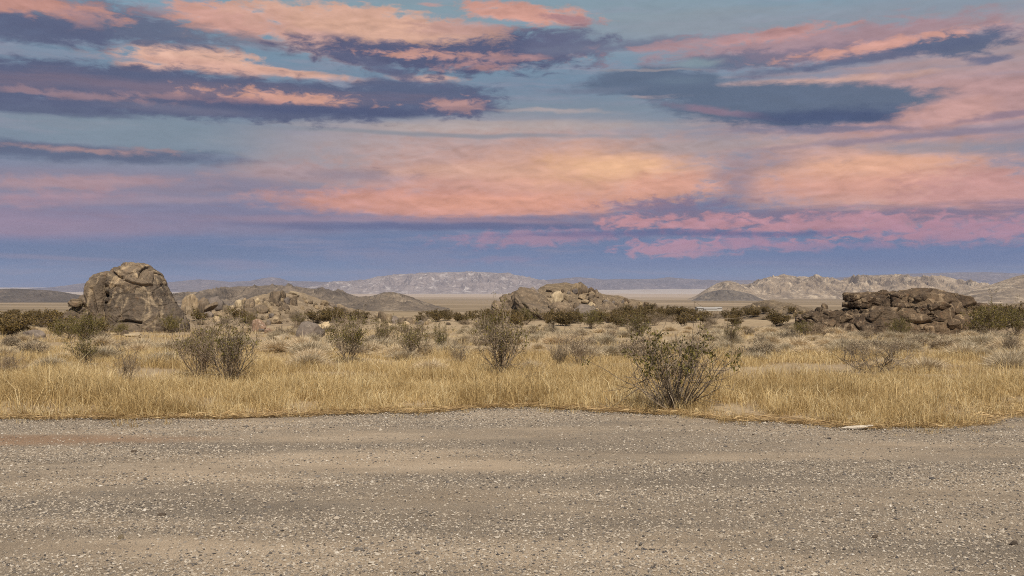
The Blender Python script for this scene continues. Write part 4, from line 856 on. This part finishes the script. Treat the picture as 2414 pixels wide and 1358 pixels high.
def mound_proto(k):
    rg = np.random.default_rng(600+k); n = 3200
    a = rg.random(n)*6.283; ph = np.arccos(1-rg.random(n)*.98)
    rad = (1+.22*(f2(np.cos(a)*2, ph*2, 1.2, 1.2, 600+k, 3)-.5)*2)*rg.uniform(.75, 1.05, n)
    dirv = np.stack([np.cos(a)*np.sin(ph), np.sin(a)*np.sin(ph), np.cos(ph)*.72], -1)
    tip = dirv*rad[:, None]; root = tip*rg.uniform(.25, .5, n)[:, None]; bend = rg.normal(0, .17, (n, 3)); bend[:, 2] -= .05
    mid = (root+tip)/2+bend*.4; tip = tip+bend; tip[:, 2] = np.maximum(tip[:, 2], .0)
    w = rg.normal(size=(n, 3)); w = w/np.linalg.norm(w, axis=1, keepdims=True)*rg.uniform(.005, .012, n)[:, None]
    V = np.stack([root-w, root+w, mid-w, mid+w, tip], 1).reshape(-1, 3); b = np.arange(n)[:, None]*5
    root_o = empty('pale_tuft', (0, 0, 0), '', 'tuft')
    me = mesh('pale_tuft', V, [b+np.array([[0, 1, 3, 2]]), b+np.array([[2, 3, 4]])], M_pale, False, {'rnd': np.repeat(rg.random(n), 5)})
    bpy.data.objects.remove(root_o); o = link('pale_tuft', me); o['category'] = 'tuft'; o['label'] = ''
    return o
tuft = [mound_proto(k) for k in range(6)]

# the bushes one can tell apart
put(creo[0], 1588, 966, 232, 'big open green-tipped creosote bush growing at the gravel edge, right of centre', rz=.6, wide=1.02)
put(creo[1], 545, 908, 178, 'large grey-stemmed creosote bush in the golden grass on the left', rz=1.1, wide=.84)
put(dup(creo[1], (0, 0, 0)), 470, 892, 155, 'grey-stemmed creosote bush just left of the large left one', rz=3.2, wide=.8)
put(creo[2], 820, 856, 128, 'bushy olive creosote right of the smooth grey boulder', rz=.3, wide=.9)
put(dup(creo[2], (0, 0, 0)), 975, 848, 102, 'olive creosote bush in the middle of a row of three left of centre', rz=2.2, wide=.9)
put(dup(creo[1], (0, 0, 0)), 1180, 886, 180, 'tall sparse grey creosote bush left of centre, behind the golden grass', rz=4.4, wide=.75)
put(dry[0], 1368, 862, 98, 'grey bare-looking shrub with a dark trunk in the middle of the picture', rz=2.0, wide=1.0)
put(creo[3], 1508, 806, 76, 'dark-stemmed creosote bush behind the big green-tipped one', rz=1.0, wide=1.1)
put(bare, 2062, 880, 100, 'wide bare grey shrub with crooked branches in front of the dark outcrop', rz=.4, wide=1.0)
put(dry[2], 303, 900, 100, 'thin grey twiggy shrub in the golden grass at the left', rz=.5, wide=.7)
put(dup(creo[3], (0, 0, 0)), 205, 862, 78, 'scruffy olive brown shrub in front of the dark bushes on the left', rz=1.5, wide=1.1)
put(dry[1], 30, 884, 62, 'low grey shrub at the left edge of the picture', rz=.5, wide=1.1)
put(deadb, 1256, 908, 40, 'dead dark brush heap in the golden grass near the centre', rz=.4, wide=1.1)
put(creo[4], 205, 806, 72, 'dense dark olive bush in front of the leaning boulder on the left', rz=.2, wide=1.1)
put(dup(creo[4], (0, 0, 0)), 160, 800, 56, 'dark olive bush left of the dense one by the domed boulder', rz=2.2, wide=1.2)
put(dup(creo[4], (0, 0, 0)), 402, 785, 44, 'dark olive bush at the right foot of the domed boulder', rz=3.4, wide=1.0)
put(dup(creo[4], (0, 0, 0)), 285, 790, 30, 'small dark bush at the foot of the fissure in the domed boulder', rz=1.4, wide=1.2)
put(dup(creo[3], (0, 0, 0)), 1726, 810, 58, 'small creosote bush on thin stems left of the dark outcrop', rz=2.4, wide=.9)
put(dup(creo[4], (0, 0, 0)), 2120, 782, 50, 'yellowish olive bush in front of the hollow in the dark outcrop', rz=.9, wide=.9, d=41)
put(dup(creo[4], (0, 0, 0)), 2330, 790, 82, 'large dense olive bush right of the dark outcrop', rz=.7, wide=.95, d=43)
put(dup(creo[4], (0, 0, 0)), 2395, 792, 70, 'dense olive bush at the right edge of the picture', rz=2.9, wide=.95, d=43)
put(dup(dry[1], (0, 0, 0)), 1922, 798, 50, 'grey twiggy shrub at the left foot of the dark outcrop', rz=2.9, wide=1.1)
put(dup(creo[4], (0, 0, 0)), 1893, 790, 36, 'dark olive bush against the left end of the dark outcrop', rz=1.9, wide=1.2, d=42.5)
put(dup(dry[0], (0, 0, 0)), 2385, 832, 52, 'brown grey shrub near the right edge below the olive bushes', rz=.9, wide=1.2)
put(dup(creo[2], (0, 0, 0)), 905, 815, 70, 'olive creosote bush behind the row of three left of centre', rz=3.9, wide=.9)
put(dup(creo[3], (0, 0, 0)), 1035, 835, 78, 'upright olive creosote bush, rightmost of the row of three left of centre', rz=5.0, wide=.8)
put(dup(dry[2], (0, 0, 0)), 1080, 862, 70, 'grey shrub between the row of three and the tall sparse bush', rz=3.0, wide=.9)
put(dup(dry[0], (0, 0, 0)), 1320, 866, 70, 'grey shrub left of the dark-trunked one in the middle', rz=4.0, wide=.9)
put(dup(creo[4], (0, 0, 0)), 1240, 765, 42, 'green bush in front of the tilted slabs of the rocky hill', rz=4.0, wide=1.0)
put(dup(creo[4], (0, 0, 0)), 1395, 775, 50, 'olive bush in front of the right side of the rocky hill', rz=.3, wide=1.0)
put(dup(creo[2], (0, 0, 0)), 705, 775, 42, 'olive bush just left of and behind the smooth grey boulder', rz=.3, wide=1.0)
put(dup(creo[2], (0, 0, 0)), 590, 775, 44, 'olive bush left of the reddish boulder', rz=1.3, wide=1.0)
put(dup(creo[3], (0, 0, 0)), 1150, 800, 70, 'olive bush behind the tall sparse bush, left of the rocky hill', rz=1.3, wide=1.1)

# scrub of the plain
ZX = [(-60, 160, 'left of the domed boulder'), (160, 440, 'around the domed boulder'), (440, 660, 'below the boulder field'), (660, 870, 'below the tan stony slope'), (870, 1010, 'around the small boulder pile'), (1010, 1160, 'left of the rocky hill'),
      (1160, 1400, 'before the left half of the rocky hill'), (1400, 1570, 'before the right half of the rocky hill'), (1570, 1740, 'between the rocky hill and the low rubble hill'), (1740, 1890, 'left of the dark outcrop'), (1890, 2130, 'before the left half of the dark outcrop'), (2130, 2300, 'before the right half of the dark outcrop'), (2300, 2500, 'right of the dark outcrop')]
def zone(px): return next((z for a, b, z in ZX if a <= px < b), ZX[-1][2])
R3 = random.Random(5)
bands = [(14, -40, 250, 760, 798), (34, -40, 175, 737, 772), (4, 440, 680, 752, 775), (16, 680, 880, 748, 772), (34, 985, 1175, 737, 764), (34, 1170, 1480, 750, 772), (62, 1440, 1890, 739, 770), (10, 2270, 2460, 740, 775)]
for n, a, b, y0, y1 in bands:
    for _ in range(n):
        px = R3.uniform(a, b); py = R3.uniform(y0, y1); z = zone(px)
        x, y, zz = hit(px, py)
        hpx = R3.uniform(.75, 1.25)*F/y
        row = 'nearer' if py > (y0+y1)/2 else 'farther'
        if R3.random() < .22:
            lab = f'grey brown twiggy bush, {row} scrub {z}'
            put(dry[R3.randrange(3)], px, py, hpx*.9, lab, lab.replace('bush,', 'bushes,'), wide=R3.uniform(.9, 1.3)); continue
        lab = f'dark olive bush, {row} scrub {z}'
        put(far[R3.randrange(4)], px, py, hpx, lab, lab.replace('bush,', 'bushes,'), wide=R3.uniform(.9, 1.35))
for n, a, b, y0, y1, kind in ((70, -40, 2460, 772, 812, 0), (46, -40, 2460, 812, 850, 0), (12, -40, 2460, 850, 880, 0), (58, 1080, 1480, 768, 812, 0), (42, 1500, 2000, 775, 830, 0), (26, 1960, 2400, 795, 830, 0), (36, 640, 1100, 780, 840, 0),
                              (42, -40, 2460, 775, 830, 1), (70, -40, 2460, 752, 785, 1), (14, -40, 2460, 815, 860, 1), (12, 0, 700, 780, 840, 1)):
    for _ in range(n):
        px = R3.uniform(a, b); py = R3.uniform(y0, y1); z = zone(px)
        if 250 < px < 470 and py < 822: continue              # the bare sand before the domed boulder
        x, y, zz = hit(px, py)
        if kind == 0:
            s = R3.uniform(.26, .52)*F/y; sz = 'small' if s*y/F < .38 else 'broad'; ro = 'far' if py < 800 else 'middle' if py < 835 else 'near'
            lab = f'{sz} pale tuft, {ro} scrub {z}'; put(tuft[R3.randrange(6)], px, py, s, lab, lab.replace('tuft,', 'tufts,'), wide=R3.uniform(.95, 1.35))
        else:
            s = R3.uniform(.25, .46)*F/y; ro = 'far' if py < 800 else 'middle' if py < 835 else 'near'
            lab = f'low grey shrub, {ro} scrub {z}'; put(low[R3.randrange(3)], px, py, s, lab, lab.replace('shrub,', 'shrubs,'), wide=R3.uniform(.9, 1.4))
for n, a, b, y0, y1, what in ((26, 440, 880, 756, 800, ''), (12, 1850, 2330, 786, 806, ''), (8, 880, 1180, 750, 775, '')):
    for _ in range(n):
        px = R3.uniform(a, b); py = R3.uniform(y0, y1); c = R3.choice(['tan', 'brown', 'tan', 'grey', 'pale']); w = R3.uniform(8, 26)*(.7 if R3.random() < .5 else 1)
        lab = f'{"small" if w < 13 else "broad"} {c} rock lying loose, {"far" if py < (y0+y1)/2 else "near"} scrub {zone(px)}'
        boulder(px, py, w, w*R3.uniform(.4, .7), c, lab, lab.replace('rock lying', 'rocks lying'), name='loose_rock')
for o in list(C.objects):                                       # a kind of plant nothing was planted of
    if o.parent is None and o.get('label') == '':
        for ch in list(o.children): bpy.data.objects.remove(ch)
        bpy.data.objects.remove(o)

# yucca before the rocky hill
def yucca(px, py, hpx):
    x, y, z = hit(px, py); s = hpx*y/F; rg = np.random.default_rng(77)
    root = empty('yucca', (x, y, z-.02), 'small shaggy grey yucca standing before the rocky hill', 'yucca')
    pts = np.array([[0, 0, 0], [.03, 0, .3], [.02, .02, .6], [.0, 0, .85]])*s
    V, Q, A = tubes([[(pts, np.array([.09, .08, .07, .05])*s)]], .01, 8, rg); link('trunk', mesh('trunk', V, [Q], M_bark, True, {'rnd': A}), root)
    n = 260; t = rg.random(n)**.6; a = rg.random(n)*6.283; up = (t-.62)*2.6+rg.normal(0, .25, n)
    base = np.stack([.03*s*np.ones(n), 0*t, (.15+.72*t)*s], -1); d = np.stack([np.cos(a), np.sin(a), up], -1); d /= np.linalg.norm(d, axis=1, keepdims=True)
    L = rg.uniform(.18, .3, n)[:, None]*s; w = np.cross(d, [0, 0, 1.0]); w = w/(np.linalg.norm(w, axis=1, keepdims=True)+1e-6)*.016*s
    V = np.stack([base-w, base+w, base+d*L], 1).reshape(-1, 3)
    link('leaves', mesh('leaves', V, [np.arange(n)[:, None]*3+np.arange(3)[None]], M_drygrey, False, {'rnd': np.repeat(rg.random(n), 3)}), root)
yucca(1303, 796, 40)

# bleached stick and a few odd pieces on the gravel
m_stick, t_, b_ = mat('bleached_wood', .8); gq = t_.new('ShaderNodeTexCoord').outputs['Object']
t_.put(b_.inputs['Base Color'], t_.mix(t_.map(t_.noise(t_.vmath('MULTIPLY', gq, (6, 60, 60)), 1.0, 4), .4, .65), (.62, .56, .47), (.42, .36, .28)))
def stick(pts, rad, m, loc, name, label, cat):
    p = np.array(pts, float); V, Q, A = tubes([[(p, np.array(rad))]], .001, 8, np.random.default_rng(3))
    V = V+.0035*(np.stack([fbm(V*40, 5, 2), fbm(V*40+9, 6, 2), fbm(V*40+19, 7, 2)], -1)-.5)
    return tag(link(name, mesh(name, V, [Q], m, True, {'rnd': A}), None, loc), label, cat)
xs_, ds_ = px_x(2022, 9.42), 9.42
stick([(-.16, .03, .012), (-.10, .01, .018), (-.04, -.012, .022), (.03, -.012, .024), (.09, .004, .028), (.14, .016, .036), (.172, .02, .04)], [.006, .016, .021, .02, .017, .013, .005], m_stick, (xs_, ds_, .012), 'dead_stick', 'white bleached stick lying on the gravel against the grass at the right', 'stick')
m_chip = rock_mat('dark_stone', (.10, .078, .06), (.05, .042, .036), (.2, .16, .12), 8, .3, (.12, .07, .04), .01)
for px, py, w, h, lab, pr in ((382, 1220, 26, 10, 'brown elongated wood chip on the gravel at the lower left', 5), (2388, 1290, 26, 14, 'dark stone on the gravel near the lower right corner', 1), (2062, 1272, 20, 10, 'dark stone on the gravel at the lower right', 6), (315, 1070, 18, 8, 'dark stone on the gravel at the left below the red dirt', 7)):
    d = F*EYE/(py-HZ); nm = 'wood_chip' if 'wood' in lab else 'stone'; o = link(nm, PROTO[pr][0], None, (px_x(px, d), d, .006)); s = w/2*d/F; o.scale = (s, s*.6, h*d/F/PROTO[pr][1]); o.rotation_euler = (0, 0, .35); set_mat(o, m_chip); tag(o, lab, nm.replace('_', ' '))
o = link('stone', PROTO[8][0], None, (px_x(285, F*EYE/(1275-HZ)), F*EYE/(1275-HZ), .008)); o.scale = (.022, .02, .03); set_mat(o, M_palerock); tag(o, 'pale rounded stone on the gravel at the lower left', 'stone')

# a few white buildings far out on the plain
m_wall, t_, b_ = mat('white_wall', .8); t_.put(b_.inputs['Base Color'], (.44, .42, .39)); m_roof, t_, b_ = mat('pale_roof', .7); t_.put(b_.inputs['Base Color'], (.36, .34, .32))
def shed(px, w, h, lab, d=430):
    x = px_x(px, d); z = float(gz(x, d)); hw, dp = w/2, 4
    root = empty('shed', (x, d, z), lab, 'building')
    V = [(-hw, -dp, 0), (hw, -dp, 0), (hw, dp, 0), (-hw, dp, 0), (-hw, -dp, h), (hw, -dp, h), (hw, dp, h), (-hw, dp, h), (-hw, 0, h+.5), (hw, 0, h+.5)]
    link('wall', mesh('wall', V, [[[0, 1, 5, 4], [1, 2, 6, 5], [2, 3, 7, 6], [3, 0, 4, 7]], [[4, 7, 8], [5, 9, 6]]], m_wall), root)
    e = .3; V = [(-hw-e, -dp-e, h), (hw+e, -dp-e, h), (hw+e, 0, h+.58), (-hw-e, 0, h+.58), (-hw-e, dp+e, h), (hw+e, dp+e, h)]
    link('roof', mesh('roof', V, [[[0, 1, 2, 3], [3, 2, 5, 4]]], m_roof), root)
shed(1671, 6, 1.2, 'long white building far out on the plain, right of the rocky hill'); shed(1648, 2.4, 1.4, 'small white building just left of the long one on the plain'); shed(1692, 2.6, 1.4, 'small white building just right of the long one on the plain', 440); shed(1604, 2.2, 1.3, 'tiny white building nearest the rocky hill on the plain', 440)

# ---------------------------------------------------------------- air
def haze():
    x, y0, y1, z0, z1 = 14000, -120, 15500, -150, 150
    V = [(-x, y0, z0), (x, y0, z0), (x, y1, z0), (-x, y1, z0), (-x, y0, z1), (x, y0, z1), (x, y1, z1), (-x, y1, z1)]
    m = bpy.data.materials.new('haze'); m.use_nodes = True; t = NT(m.node_tree); t.n.clear()
    out = t.new('ShaderNodeOutputMaterial'); v = t.new('ShaderNodeVolumePrincipled'); t.l.new(v.outputs[0], out.inputs['Volume'])
    v.inputs['Color'].default_value = (.52, .57, .78, 1); v.inputs['Density'].default_value = HAZE; v.inputs['Anisotropy'].default_value = 0.0
    tag(link('haze', mesh('haze', V, [[[0, 3, 2, 1], [4, 5, 6, 7], [0, 1, 5, 4], [1, 2, 6, 5], [2, 3, 7, 6], [3, 0, 4, 7]]], m)), 'thin bluish desert air that fades the far ranges', 'haze', kind='stuff')
HAZE = 5.5e-5
haze()
